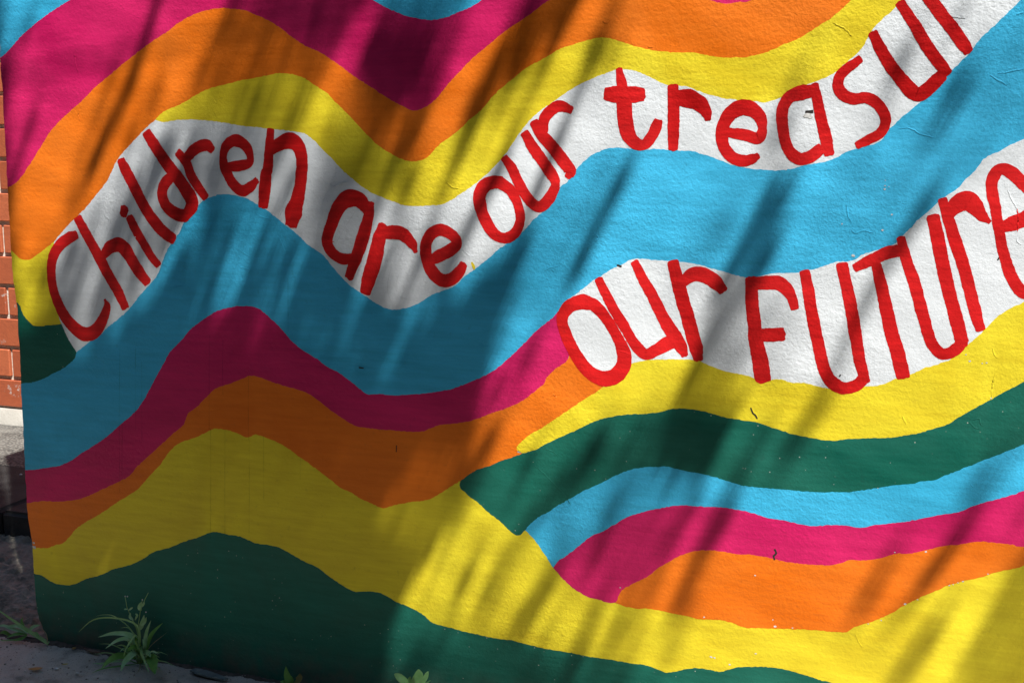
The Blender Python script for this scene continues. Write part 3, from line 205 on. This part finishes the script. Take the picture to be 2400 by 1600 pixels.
# plinth under the bricks
vv = []; ff = []
for i in range(61):
    x = BX0+(BX1-BX0)*i/60; w = .004*nz(x, 0, 9)
    vv += [(x, YB-.035+w, KZ-.02), (x, YB-.02+w, BZ0-.006), (x, YB+.03, BZ0+.002)]
for i in range(60):
    for j in range(2): a = i*3+j; ff.append((a, a+3, a+4, a+1))
o = obj('plinth', vv, ff, M_FIL, bw, True); o['label'] = 'pale cement plinth along the foot of the bricks'
# ---------------------------------------------------------------- the painted wall
XR, HT, TH = 3.2, 2.5, .2
EP = sorted([(z_/1e4, x_/1e4) for x_, z_ in EDGE])
def ex(z):
    if z <= EP[0][0]: b = EP[0][1]
    elif z >= EP[-1][0]: b = EP[-1][1]
    else:
        for (z0, x0), (z1, x1) in zip(EP[:-1], EP[1:]):
            if z0 <= z <= z1: t = (z-z0)/(z1-z0+1e-9); b = x0+(x1-x0)*t; break
    return b+.0016*nz(z, .3, 60)+.0022*nz(z, .7, 17)
def catmull(pts, step=.004, amp=1.0, seed=0):
    P_ = [Vector((p[0]/1e4, p[1]/1e4)) for p in pts]; n = len(P_)
    if n < 2: return P_
    ext = [P_[0]*2-P_[1]]+P_+[P_[-1]*2-P_[-2]]; out = []
    for i in range(n-1):
        a, b, c, d = ext[i:i+4]; m = max(1, int((c-b).length/step))
        for j in range(m):
            t = j/m; out.append(.5*((2*b)+(c-a)*t+(2*a-5*b+4*c-d)*t*t+(3*b-3*c+d-a)*t**3))
    out.append(P_[-1]); L_ = len(out); res = []
    for i, q in enumerate(out):
        if 0 < i < L_-1 and amp:
            tg = (out[i+1]-out[i-1]); nrm = Vector((-tg.y, tg.x)).normalized() if tg.length > 0 else Vector((0, 0))
            d_ = amp*(.0008*nz(q.x, q.y, 55, seed)+.0008*nz(q.x, q.y, 150, seed+2)+.0013*nz(q.x, q.y, 330, seed+4)+.0008*nz(q.x, q.y, 700, seed+6)*max(0, nz(q.x, q.y, 12, seed+8)+.35))
            q = q+nrm*d_
        res.append(q)
    return res
def clip_half(poly, f_, mk):
    out = []; n = len(poly)
    for i in range(n):
        a, b = poly[i], poly[(i+1) % n]; fa, fb = f_(a), f_(b)
        if fa >= 0: out.append(a)
        if (fa >= 0) != (fb >= 0): t = fa/(fa-fb); out.append(mk(a.lerp(b, t)))
    return out
def clip_wall(poly):
    poly = clip_half(poly, lambda q: HT-q.y, lambda q: q); poly = clip_half(poly, lambda q: XR-q.x, lambda q: q); poly = clip_half(poly, lambda q: q.y-.001, lambda q: q)
    if min(q.x for q in poly) > .2: return poly
    sh = [Vector((q.x-ex(q.y), q.y)) for q in poly]
    sh = clip_half(sh, lambda q: q.x, lambda q: q); out = []
    for i, a in enumerate(sh):
        b = sh[(i+1) % len(sh)]; out.append(Vector((a.x+ex(a.y), a.y)))
        if abs(a.x) < 1e-6 and abs(b.x) < 1e-6 and abs(a.y-b.y) > .004:
            m = int(abs(a.y-b.y)/.004)
            for j in range(1, m): z = a.y+(b.y-a.y)*j/m; out.append(Vector((ex(z), z)))
    return out
def inner(poly, g):
    # grid points inside the polygon (scan lines), kept clear of its outline
    z0, z1 = min(q.y for q in poly), max(q.y for q in poly); res = []; z = (int(z0/g)+1)*g; j = 0; n = len(poly)
    while z < z1:
        xs = []
        for i in range(n):
            a, b = poly[i], poly[(i+1) % n]
            if (a.y > z) != (b.y > z): xs.append(a.x+(b.x-a.x)*(z-a.y)/(b.y-a.y))
        xs.sort(); 
        for a, b in zip(xs[::2], xs[1::2]):
            x = (int(a/g)+1)*g+(g/2 if j % 2 else 0)
            while x < b-.004:
                if x > a+.004: res.append(Vector((x, z)))
                x += g
        z += g; j += 1
    return res
def sheet(name, poly, y, mat, parent):
    dd = []; 
    for q in poly:
        if not dd or (q-dd[-1]).length > 2e-5: dd.append(q)
    if (dd[0]-dd[-1]).length < 2e-5: dd.pop()
    np_ = len(dd); dd = dd+inner(dd, .022)
    r_ = delaunay_2d_cdt(dd, [], [list(range(np_))], 1, 1e-7)
    vs_ = [(q.x, y, q.y) for q in r_[0]]; fs = []
    for t in r_[2]:
        a, b, c = [r_[0][i] for i in t[:3]]
        cr = (b-a).cross(c-a)
        fs.append(tuple(t) if cr > 0 else tuple(reversed(t)))
    return obj(name, vs_, fs, mat, parent)
outline = clip_wall([Vector((-.3, 0)), Vector((XR, 0)), Vector((XR, HT)), Vector((-.3, HT))])
n = len(outline)
k = N('bare_plaster'); col = k.mix(k.ramp(k.noise(12, 5), .3, .7), (.32, .31, .29), (.5, .48, .45)); M_PLAS = k.fin(col, .9, plaster_h(k), .1)
r_ = delaunay_2d_cdt(outline+inner(outline, .05), [], [list(range(n))], 1, 1e-7)
V0 = [(q.x, 0, q.y) for q in r_[0]]+[(q.x, TH, q.y) for q in r_[0]]; nn = len(r_[0]); FS = []
for t in r_[2]:
    a, b, c = [r_[0][i] for i in t[:3]]; t = tuple(t) if (b-a).cross(c-a) > 0 else tuple(reversed(t)); FS.append(t); FS.append(tuple(i+nn for i in reversed(t)))
idx = {}
for i, q in enumerate(r_[0]): idx[(round(q.x, 6), round(q.y, 6))] = i
ol = [idx[(round(q.x, 6), round(q.y, 6))] for q in outline if (round(q.x, 6), round(q.y, 6)) in idx]
for i in range(len(ol)):
    a, b = ol[i], ol[(i+1) % len(ol)]
    if a != b: FS.append((b, a, a+nn, b+nn))
wall = obj('painted_wall', V0, FS, M_PLAS)
tag(wall, 'plastered wall painted with rainbow waves and red lettering', 'wall')
SHIFT = Vector((.002, -.014))
LAY = .00003
SPECIAL = {'TOPR': Vector((XR+.1, HT+.1)), 'TOPL': Vector((-.3, HT+.1)), 'BOTR': Vector((XR+.3, -.1)), 'BOTL': Vector((-.3, -.1))}
band_objs = []
for bi, (label, mat, segs) in enumerate(BANDS):
    poly = []
    for si, s in enumerate(segs):
        if isinstance(s, str): poly.append(SPECIAL[s]); continue
        if isinstance(s, list): poly += [Vector((a/1e4, b/1e4)) for a, b in s]; continue
        key, rev, shf = s
        c = catmull(CURVES[key], .004 if not shf else .012, 1.0 if not shf else 0, bi)
        m_ = len(c)-1
        if shf == 1: c = [q+SHIFT*min(1, i/4, (m_-i)/4) for i, q in enumerate(c)]
        if shf == 2: c = [q+Vector((.004, .012)) for q in c]
        if rev: c = c[::-1]
        poly += c
    poly = clip_wall(poly)
    o = sheet('paint_band', poly, -LAY*(bi+1), PAINT[mat], wall); o['label'] = label; band_objs.append(o)
# ---------------------------------------------------------------- letters: brush strokes as ribbons with rounded ends
def ribbon(pts, seed, cap=.27, jit=1.0):
    c = [Vector((p[0]/1e4, p[1]/1e4)) for p in pts]; w = [p[2]/1e4 for p in pts]; n = len(c)
    ext = [c[0]*2-c[1]]+c+[c[-1]*2-c[-2]]; we = [w[0]]+w+[w[-1]]; out = []
    for i in range(n-1):
        a, b, d, e = ext[i:i+4]; wa, wb, wd, wf = we[i:i+4]; m = max(2, int((d-b).length/.003))
        for j in range(m):
            t = j/m; q = .5*((2*b)+(d-a)*t+(2*a-5*b+4*d-e)*t*t+(3*b-3*d+e-a)*t**3)
            s_ = t*t*(3-2*t); out.append((q, wb+(wd-wb)*s_))
    out.append((c[-1], w[-1])); L_ = len(out); left, right = [], []
    for i, (q, ww) in enumerate(out):
        tg = (out[min(i+1, L_-1)][0]-out[max(i-1, 0)][0]).normalized(); nr = Vector((-tg.y, tg.x))
        ja = jit*(.0010*nz(q.x, q.y, 60, seed)+.0007*nz(q.x, q.y, 190, seed+1)+.0005*nz(q.x, q.y, 420, seed+2))
        jb = jit*(.0010*nz(q.x, q.y, 60, seed+5)+.0007*nz(q.x, q.y, 190, seed+6)+.0005*nz(q.x, q.y, 420, seed+7))
        left.append(q+nr*(ww/2+ja)); right.append(q-nr*(ww/2+jb))
    def capp(i, sgn):
        q, ww = out[i]; o2 = out[1][0] if i == 0 else out[-2][0]; tg = (q-o2).normalized(); nr = Vector((-tg.y, tg.x)); res = []
        for a in range(1, 8):
            th = math.pi*a/8; res.append(q+nr*(math.cos(th)*ww/2)+tg*(max(0, math.sin(th))**.5*ww*cap*(1+.45*nz(q.x+a, q.y, 9, seed))))
        return res
    e_ = capp(L_-1, 1); s_ = capp(0, -1)
    return left, right, e_, s_
def ribbon_mesh(strokes, y, seed, cap=.27, jit=1.0, dy=.00001):
    vs_, fs = [], []
    for si, st in enumerate(strokes):
        l, r, e, s = ribbon(st, seed+si*11, cap, jit); yy = y-si*dy; b = len(vs_); n = len(l)
        vs_ += [(q.x, yy, q.y) for q in l]+[(q.x, yy, q.y) for q in r]
        for i in range(n-1):
            # split long closed strokes so an overlapping start and end do not share a plane
            fs.append((b+i, b+n+i, b+n+i+1, b+i+1))
        for capl, i0 in ((e, n-1), (s, 0)):
            cb = len(vs_); vs_ += [(q.x, yy, q.y) for q in capl]; m = len(capl)
            ring = [b+i0]+[cb+i for i in range(m)]+[b+n+i0] if i0 else [b+n+i0]+[cb+i for i in range(m)]+[b+i0]
            fs.append(tuple(ring))
        # tilt along the stroke: 0.05 mm higher at its end than at its start
        for i in range(n):
            d_ = dy*.8*i/max(1, n-1)
            for kk in (b+i, b+n+i): vs_[kk] = (vs_[kk][0], yy-d_, vs_[kk][2])
        for kk in range(b+2*n, b+2*n+len(e)): vs_[kk] = (vs_[kk][0], yy-dy*.8, vs_[kk][2])
    out = []
    for f_ in fs:
        p = [Vector((vs_[i][0], vs_[i][2])) for i in f_]; ar = sum(p[i].cross(p[(i+1) % len(p)]) for i in range(len(p)))
        out.append(f_ if ar > 0 else tuple(reversed(f_)))
    return vs_, out
YL = -LAY*(len(BANDS)+2)
NAMES = {}
for li, (ch, b, sts) in enumerate(LETTERS):
    v, f = ribbon_mesh(sts, YL, 100+li*7)
    o = obj('letter', v, f, PAINT['red'], band_objs[b]); o['label'] = 'red painted letter '+ch
# yellow smear, crack shade painted dark, bare flecks, drips, raised crack lips
for s in SMEARS:
    v, f = ribbon_mesh([s], YL, 900, .3, 1.5); obj('paint_smear', v, f, PAINT['yellow'], wall)
k = N('crack_shade'); M_CRACK_SHADE = k.fin((.035, .03, .026), .9, None, .1)  # shaded depth of cracks and holes, put in as flat dark colour
for i, s in enumerate([q for q in DARKS if q[0][2] > 13]):
    v, f = ribbon_mesh([s], YL-.00005, 700+i, .3, .5); o = obj('crack', v, f, M_CRACK_SHADE, wall)
k = N('bare_fleck'); col = k.mix(k.ramp(k.noise(200, 3), .3, .7), (.45, .44, .42), (.75, .74, .72)); M_FLECK = k.fin(col, .9, None, .1)
vs_, fs = [], []
def blob(x, z, r, y):
    b = len(vs_); m = 9
    for i in range(m):
        a = math.tau*i/m; rr = r*(.6+.6*abs(nz(x+i*.37, z, 40))*1.6); vs_.append((x+math.cos(a)*rr*1.1, y, z+math.sin(a)*rr*.8))
    fs.append(tuple(range(b, b+m)))
for i, (x, z, r) in enumerate(FLECKS): blob(x/1e4, z/1e4, r/1e4, YL-.00008-.000001*i)
o = obj('bare_flecks', vs_, fs, M_FLECK, wall); tag(o, kind='stuff')
k = N('drip_stain'); tr = k.n('ShaderNodeBsdfTransparent'); mx = k.n('ShaderNodeMixShader'); k.fin((.02, .018, .015), .8, None, .1)
f_ = k.math('MULTIPLY', k.ramp(k.noise(22, 3), 3e-1, .65), .22); k.l(f_, mx.inputs[0]); k.l(tr.outputs[0], mx.inputs[1]); k.l(k.b.outputs[0], mx.inputs[2]); k.l(mx.outputs[0], k.t.nodes['Material Output'].inputs['Surface'])
for i, s in enumerate(DRIPS):
    st = [(x+R.randint(-6, 6), z, R.randint(14, 26)) for x, z in s]
    v, f = ribbon_mesh([st], YL-.00012, 800+i, .2, .3); obj('drip_stain', v, f, k.m, wall)
for i, s in enumerate([q for q in DARKS if q[0][2] <= 13]):
    v, f = ribbon_mesh([s], YL-.00013, 860+i, .2, .3); obj('pencil_line', v, f, k.m, wall)
by = {}
for ci, (c, pts) in enumerate(CRACKS):
    L_ = catmull(pts, .0035, .9, 300+ci); vs_, fs = by.setdefault(c, ([], [])); b = len(vs_); n = len(L_)
    for i, q in enumerate(L_):
        tg = (L_[min(i+1, n-1)]-L_[max(i-1, 0)]).normalized(); nr = Vector((-tg.y, tg.x)); fade = math.sin(math.pi*(i+.4)/(n-.2))**.5
        w = .0011*fade*(1+.5*nz(q.x, q.y, 90)); hgt = .00045*fade*(1+.6*nz(q.x, q.y, 60, 3))
        if nr.y < 0: nr = -nr
        for off, h in ((1.0, 0), (.25, hgt), (-1.4, 0)): p = q+nr*w*off; vs_.append((p.x, YL-.00002-h, p.y))
    for i in range(n-1):
        for j in range(2): a = b+i*3+j; fs.append((a, a+1, a+4, a+3))
for c, (vs_, fs) in by.items():
    o = obj('plaster_ridges', vs_, fs, PAINT[c], wall, True); tag(o, kind='stuff')
# ---------------------------------------------------------------- palm clump that shades the wall (stands in front of the wall, to the left)
EV = Vector((-S.x, 0, -S.z)).normalized(); EU = Vector((-EV.z, 0, EV.x))
k = N('palm_leaf'); oi = k.n('ShaderNodeObjectInfo'); col = k.mix(k.noise(20, 3), (.035, .075, .018), (.07, .12, .03)); k.fin(col, .45, None, .4); M_PALM = k.m
k = N('palm_stem'); M_STEM = k.fin(k.mix(k.ramp(k.noise(30, 3), .3, .7), (.16, .15, .08), (.26, .25, .14)), .6, k.math('MULTIPLY', k.noise(60, 3), .004), .3)
def tube(pts, rad, seg=7):
    vs_, fs = [], []; n = len(pts); up = Vector((.1, .3, 1)).normalized()
    for i, p in enumerate(pts):
        tg = (pts[min(i+1, n-1)]-pts[max(i-1, 0)]).normalized(); a = tg.cross(up)
        if a.length < 1e-3: a = tg.cross(Vector((1, 0, 0)))
        a.normalize(); b = tg.cross(a); r = rad(i/(n-1)) if callable(rad) else rad
        for s in range(seg): th = math.tau*s/seg; vs_.append(p+a*math.cos(th)*r+b*math.sin(th)*r)
    for i in range(n-1):
        for s in range(seg): fs.append((i*seg+s, i*seg+(s+1) % seg, (i+1)*seg+(s+1) % seg, (i+1)*seg+s))
    fs.append(tuple(reversed(range(seg)))); fs.append(tuple(range((n-1)*seg, n*seg))); return vs_, fs
def bez(a, b, c, d, n):
    return [a*(1-t)**3+b*3*t*(1-t)**2+c*3*t*t*(1-t)+d*t**3 for t in [i/n for i in range(n+1)]]
palm = empty('areca_palm', (-.25, -1.75, 0)); PO = palm.location.copy()
tag(palm, 'tall clump of feathery palm fronds shading the painted wall', 'palm tree')
crowns = []
for ci, (dx, dy, h) in enumerate(((0, 0, 4.9), (-.22, .12, 4.1), (.1, -.2, 3.3), (-.1, -.1, 2.5))):
    p0 = Vector((dx*1.2, dy*1.2, 0)); p1 = Vector((dx*2+.05, dy*2, h)); pts = bez(p0, p0+Vector((0, 0, h*.4)), p1-Vector((0, 0, h*.3)), p1, 14)
    v, f = tube(pts, lambda t: .045-.015*t, 9); obj('trunk', v, f, M_STEM, palm, True); crowns.append(p1)
for fi, (v0, t0, dens) in enumerate(FRONDS[:-1]):
    # each leaflet reaches from one density row to the next, widening or narrowing between them
    v0 /= 1e4; t0 /= 1e4; nxt = FRONDS[fi+1][2]; uw = []
    for i in range(max(len(dens), len(nxt))):
        a_ = int(dens[i]) if i < len(dens) else 0; b_ = int(nxt[i]) if i < len(nxt) else 0
        if a_ or b_: uw.append((-1.7+SLOT*i, a_, b_))
    us = [q[0] for q in uw]
    if len(us) < 2: continue
    u0, u1 = us[0]-.03, us[-1]+.05
    def rp(u): return EU*u+EV*v0+S*(t0+.10*math.sin((u-u0)*1.9+fi))-PO
    pts = [rp(u0+(u1-u0)*i/30) for i in range(31)]
    cr = min(crowns, key=lambda c: abs(c.z+.25-(pts[0].z+.45))); d0 = (pts[0]-pts[1]).normalized()
    pet = bez(cr, cr+Vector((.02, 0, .35)), pts[0]+d0*.25, pts[0], 8)
    v, f = tube(pet[:-1]+pts, lambda t: .006-.004*t/.2 if t < .2 else .002-.0009*(t-.2)/.8, 5); fr = obj('frond', v, f, M_STEM, palm, True)
    vs_, fs = [], []
    for u, da, db in uw:
        b0 = rp(u); ln = PITCH*1.06; lean = R.uniform(-.01, .01); bow = R.uniform(.01, .04); b = len(vs_)
        wa = SLOT*(1.3 if da == 9 else max(.06, da/9)); wb = SLOT*(1.3 if db == 9 else max(.06, db/9))
        for t in (0, .25, .5, .75, 1):
            c = b0+EV*(ln*t)+EU*(lean*ln*t)-S*(bow*4*t*(1-t)-.03*t); w = wa+(wb-wa)*t
            vs_ += [c-EU*w/2, c+EU*w/2]
        for i in range(4): fs.append((b+i*2, b+i*2+1, b+i*2+3, b+i*2+2))
    o = obj('leaflets', vs_, fs, M_PALM, fr); tag(o, kind='stuff')
# ---------------------------------------------------------------- building added behind the camera, unseen, to cut sky light on the wall
k = N('added_house_render'); M_ADDED_HOUSE = k.fin(k.mix(k.ramp(k.noise(3, 4), .3, .7), (.05, .054, .06), (.075, .08, .09)), .9, None, .1)
k = N('window_glass'); M_GLASS = k.fin((.03, .035, .04), .08, None, .5)
k = N('window_frame'); M_FRAME = k.fin((.3, .29, .27), .5, None, .3)
k = N('roof_tile'); M_ROOF = k.fin((.16, .08, .06), .8, None, .2)
added_house = empty('added_house', (0, -5.2, 0)); tag(added_house, 'added dark building, out of view, cutting sky light on the wall', 'added_house')
v, f = boxv(-16, 16, -5, 0, -.03, 6.6); obj('wall', v, f, M_ADDED_HOUSE, added_house)
v, f = boxv(-16.3, 16.3, -5.3, .35, 6.602, 6.85); obj('roof', v, f, M_ROOF, added_house)
for wx in range(-14, 15, 4):
    for wz in (1.2, 4.0):
        v, f = boxv(wx, wx+1.2, .003, .05, wz, wz+1.5); w_ = obj('window', v, f, M_FRAME, added_house)
        for sx in (.06, .63):
            v, f = boxv(wx+sx, wx+sx+.51, .052, .056, wz+.07, wz+1.43); obj('pane', v, f, M_GLASS, w_)
# ---------------------------------------------------------------- weeds at the foot of the wall
def leafmat(name, a, b, rough=.5):
    k = N(name); k.fin(k.mix(k.ramp(k.noise(60, 3), .3, .7), a, b), rough, None, .35); return k.m
LM = {'leaf': leafmat('weed_leaf', (.20, .40, .17), (.31, .50, .27)), 'leafdark': leafmat('weed_leaf_dark', (.10, .25, .045), (.15, .33, .07)), 'grass': leafmat('grass_blade', (.20, .36, .10), (.28, .45, .18)),
 'straw': leafmat('dry_stalk', (.25, .21, .11), (.33, .28, .16)), 'pale': leafmat('succulent_leaf', (.15, .33, .11), (.23, .44, .18)), 'olive': leafmat('olive_bud', (.16, .16, .05), (.22, .21, .08))}
def leaf(parent, kind, pts, w, shape='leaf'):
    P_ = [Vector(p)/1e4 for p in pts]; w /= 1e4; n = len(P_); ext = [P_[0]*2-P_[1]]+P_+[P_[-1]*2-P_[-2]]; cs = []
    for i in range(n-1):
        a, b, c, d = ext[i:i+4]
        for j in range(4): t = j/4; cs.append(.5*((2*b)+(c-a)*t+(2*a-5*b+4*c-d)*t*t+(3*b-3*c+d-a)*t**3))
    cs.append(P_[-1]); m = len(cs); view = Vector((.5, -.75, .4)).normalized(); tilt = R.uniform(-.5, .5); vs_, fs = [], []; o0 = parent.location
    for i, c in enumerate(cs):
        t = i/(m-1); tg = (cs[min(i+1, m-1)]-cs[max(i-1, 0)]).normalized(); up = (view+Vector((0, 0, .5+tilt))).normalized(); sd = tg.cross(up).normalized(); nn_ = sd.cross(tg).normalized()
        if kind in ('grass', 'straw'): ww = w*(1-t**2.5*.92)
        elif kind in ('pale', 'olive'): ww = w*max(.12, math.sin(math.pi*min(1, .12+.88*t**1.5))**.6) if t < .98 else w*.15
        else: ww = w*max(.14, math.sin(math.pi*min(1, t**.8))**.8) if t < .98 else w*.05
        if c.z < .004: c = Vector((c.x, c.y, .004))
        fold = .22*ww; q = c-o0
        vs_ += [q-sd*ww/2+nn_*fold, q-nn_*.0, q+sd*ww/2+nn_*fold]
    for i in range(m-1):
        for j in range(2): a = i*3+j; fs.append((a, a+1, a+4, a+3))
    return obj('leaf' if kind not in ('grass', 'straw') else 'blade', vs_, fs, LM[kind], parent, True)
def plant(name, label, cat, leaves, loc, stems=(), heads=()):
    e = empty(name, loc); tag(e, label, cat); o0 = Vector(loc)
    for kind, pts, w in leaves: leaf(e, kind, pts, w)
    for st in stems:
        v, f = tube([Vector(p)/1e4-o0 for p in st], lambda t: .0016-.0009*t, 5); obj('stem', v, f, LM['grass'], e, True)
    for hd in heads:
        bm = bmesh.new(); bmesh.ops.create_icosphere(bm, subdivisions=1, radius=.0018); vs_ = [v.co+Vector(hd)/1e4-o0 for v in bm.verts]; fs = [tuple(v.index for v in f.verts) for f in bm.faces]; bm.free()
        obj('seed_head', vs_, fs, M_FLECK, e, True)
    return e
extra = []
for i in range(16):
    a_ = R.uniform(-1.35, 1.35); L_ = R.uniform(.05, .12); r0 = Vector((.2997+R.uniform(-.012, .012), -.0364, .002)); d_ = Vector((math.sin(a_), -.25+R.uniform(-.3, .15), abs(math.cos(a_))+.25)).normalized()
    p1 = r0+d_*L_*.5; p2 = r0+d_*L_*.85+Vector((d_.x*.01, 0, -.006)); p3 = r0+d_*L_*1.05+Vector((d_.x*.03, 0, -.02))
    extra.append((R.choice(['grass', 'grass', 'leaf']), [tuple(int(c*1e4) for c in q) for q in (r0, p1, p2, p3)], R.randint(22, 60)))
plant('weed', 'leafy green weed with arching grass blades at the foot of the dark green band', 'weed', WEED+extra, (.2997, -.0364, 0), STEMS, HEADS)
plant('grass_tuft', 'grass stalk and small leaves beside the left wall corner', 'grass', GRASS, (-.006, -.019, 0))
plant('succulent', 'pale green succulent with rounded leaves at the bottom edge', 'succulent', SUCC, (.96, -.03, 0))
plant('sprout', 'tiny dark sprout with an olive bud against the wall foot', 'sprout', SPROUT, (.68, -.01, 0))
# soil and grit along the foot of the wall
vs_, fs = [], []
for i in range(0, 560):
    x = -.25+1.75*i/559; y0 = -.012-.018*abs(nz(x, 0, 7))-.012*abs(nz(x, 1, 31)); z1 = .004+.008*abs(nz(x, 2, 16))+.004*abs(nz(x, 3, 70))
    for f_ in (0, .35, .7, 1): vs_.append((x, y0*(1-f_)+.004*f_+.002*nz(x, f_, 120), pave(x, 0)-.002+(z1+.003*nz(x, f_*9, 140))*math.sin(f_*1.6)))
for i in range(559):
    for j in range(3): a = i*4+j; fs.append((a, a+4, a+5, a+1))
k = N('soil'); M_SOIL = k.fin(k.mix(k.ramp(k.noise(60, 5, .7), .3, .7), (.05, .042, .034), (.13, .11, .088)), .95, k.math('MULTIPLY', k.noise(300, 3), .002), .1)
o = obj('soil', vs_, fs, M_SOIL, None, True); tag(o, 'dark soil gathered along the foot of the painted wall', 'soil', kind='stuff')
vs_, fs = [], []
bm = bmesh.new(); bmesh.ops.create_icosphere(bm, subdivisions=1, radius=1); IV = [v.co.copy() for v in bm.verts]; IF = [tuple(v.index for v in f.verts) for f in bm.faces]; bm.free()
for i in range(900):
    x = R.uniform(-.5, 1.6); y = -.005-abs(R.gauss(0, .11)); r = .0008+.0022*R.random()**3; b = len(vs_); sq = R.uniform(.5, .9)
    for v in IV: vs_.append((x+v.x*r*R.uniform(.8, 1.3), y+v.y*r, pave(x, y)+r*.4+v.z*r*sq))
    fs += [tuple(b+q for q in f) for f in IF]
k = N('grit'); M_GRIT = k.fin(k.mix(k.noise(400, 1), (.08, .07, .06), (.38, .35, .31)), .9, None, .1)
o = obj('grit', vs_, fs, M_GRIT); tag(o, 'loose grit scattered on the pavement before the wall', 'grit', kind='stuff')
# ---------------------------------------------------------------- litter
def flat(name, label, cat, loc, pts, th, mat, curl=.0, rot=0):
    n = len(pts); vs_ = []; ca, sa = math.cos(rot), math.sin(rot)
    for z in (0, th):
        for x, y in pts: vs_.append((x*ca-y*sa, x*sa+y*ca, z+curl*(x*x+y*y)*20))
    fs = [tuple(reversed(range(n))), tuple(range(n, 2*n))]+[(i, (i+1) % n, n+(i+1) % n, n+i) for i in range(n)]
    o = obj(name, vs_, fs, mat); o.location = (loc[0], loc[1], loc[2]+.006); tag(o, label, cat); return o
def lens(L_, w, n=7): 
    a = [(-L_/2+L_*i/n, w/2*math.sin(math.pi*i/n)) for i in range(n+1)]; return a+[(x, -y) for x, y in a[-2:0:-1]]
M_DRY = leafmat('dry_leaf', (.30, .17, .05), (.42, .25, .08)); M_PETAL = leafmat('yellow_petal', (.40, .33, .08), (.55, .45, .12)); M_WHITE = leafmat('pale_stone', (.5, .5, .48), (.65, .65, .62)); M_FLAKE = leafmat('teal_flake', (.10, .13, .125), (.2, .22, .2), .8)
flat('fallen_leaf', 'curled brown leaf lying on the pavement', 'leaf', DEBRIS['leaf'], lens(.034, .016), .0008, M_DRY, .25, .5)
flat('petal', 'small yellow petal beside the brown leaf', 'petal', DEBRIS['petal'], lens(.015, .007), .0007, M_PETAL, .2, .6)
flat('petal', 'orange petal standing close to the wall foot', 'petal', DEBRIS['petal2'], lens(.012, .008), .002, M_DRY, .4, 1.2)
flat('paint_flake', 'dark fallen plaster flake lying under the wall', 'plaster flake', DEBRIS['flake'], [(-.055, -.006), (-.03, -.012), (.01, -.011), (.05, -.008), (.052, .004), (.02, .009), (-.02, .012), (-.05, .008)], .004, M_FLAKE, 0, -.15)
flat('bark_strip', 'thin brown strip of bark beside the weed', 'bark', DEBRIS['twig'], lens(.055, .010), .004, leafmat('bark', (.12, .08, .06), (.2, .14, .1), .8), .1, -.1)
def pebble(label, loc, r):
    bm = bmesh.new(); bmesh.ops.create_icosphere(bm, subdivisions=2, radius=r)
    vs_ = [Vector((v.co.x*(1.2+.5*nz(v.co.x, v.co.y, 200)), v.co.y, v.co.z*.6)) for v in bm.verts]; fs = [tuple(v.index for v in f.verts) for f in bm.faces]; bm.free()
    o = obj('pebble', vs_, fs, M_WHITE, None, True); o.location = (loc[0], loc[1], loc[2]+r*.5+.002); tag(o, label, 'pebble', 'pale pebbles on the ground'); return o
pebble('white pebble between the brown leaf and the yellow petal', DEBRIS['peb1'], .0042)
pebble('white pebble on the pavement right of the yellow petal', DEBRIS['peb2'], .0035)
pebble('white pebble on the shaded footpath by the kerb', DEBRIS['peb3'], .0045)
pebble('tiny pale pebble left of the brown leaf', DEBRIS['peb4'], .0025)
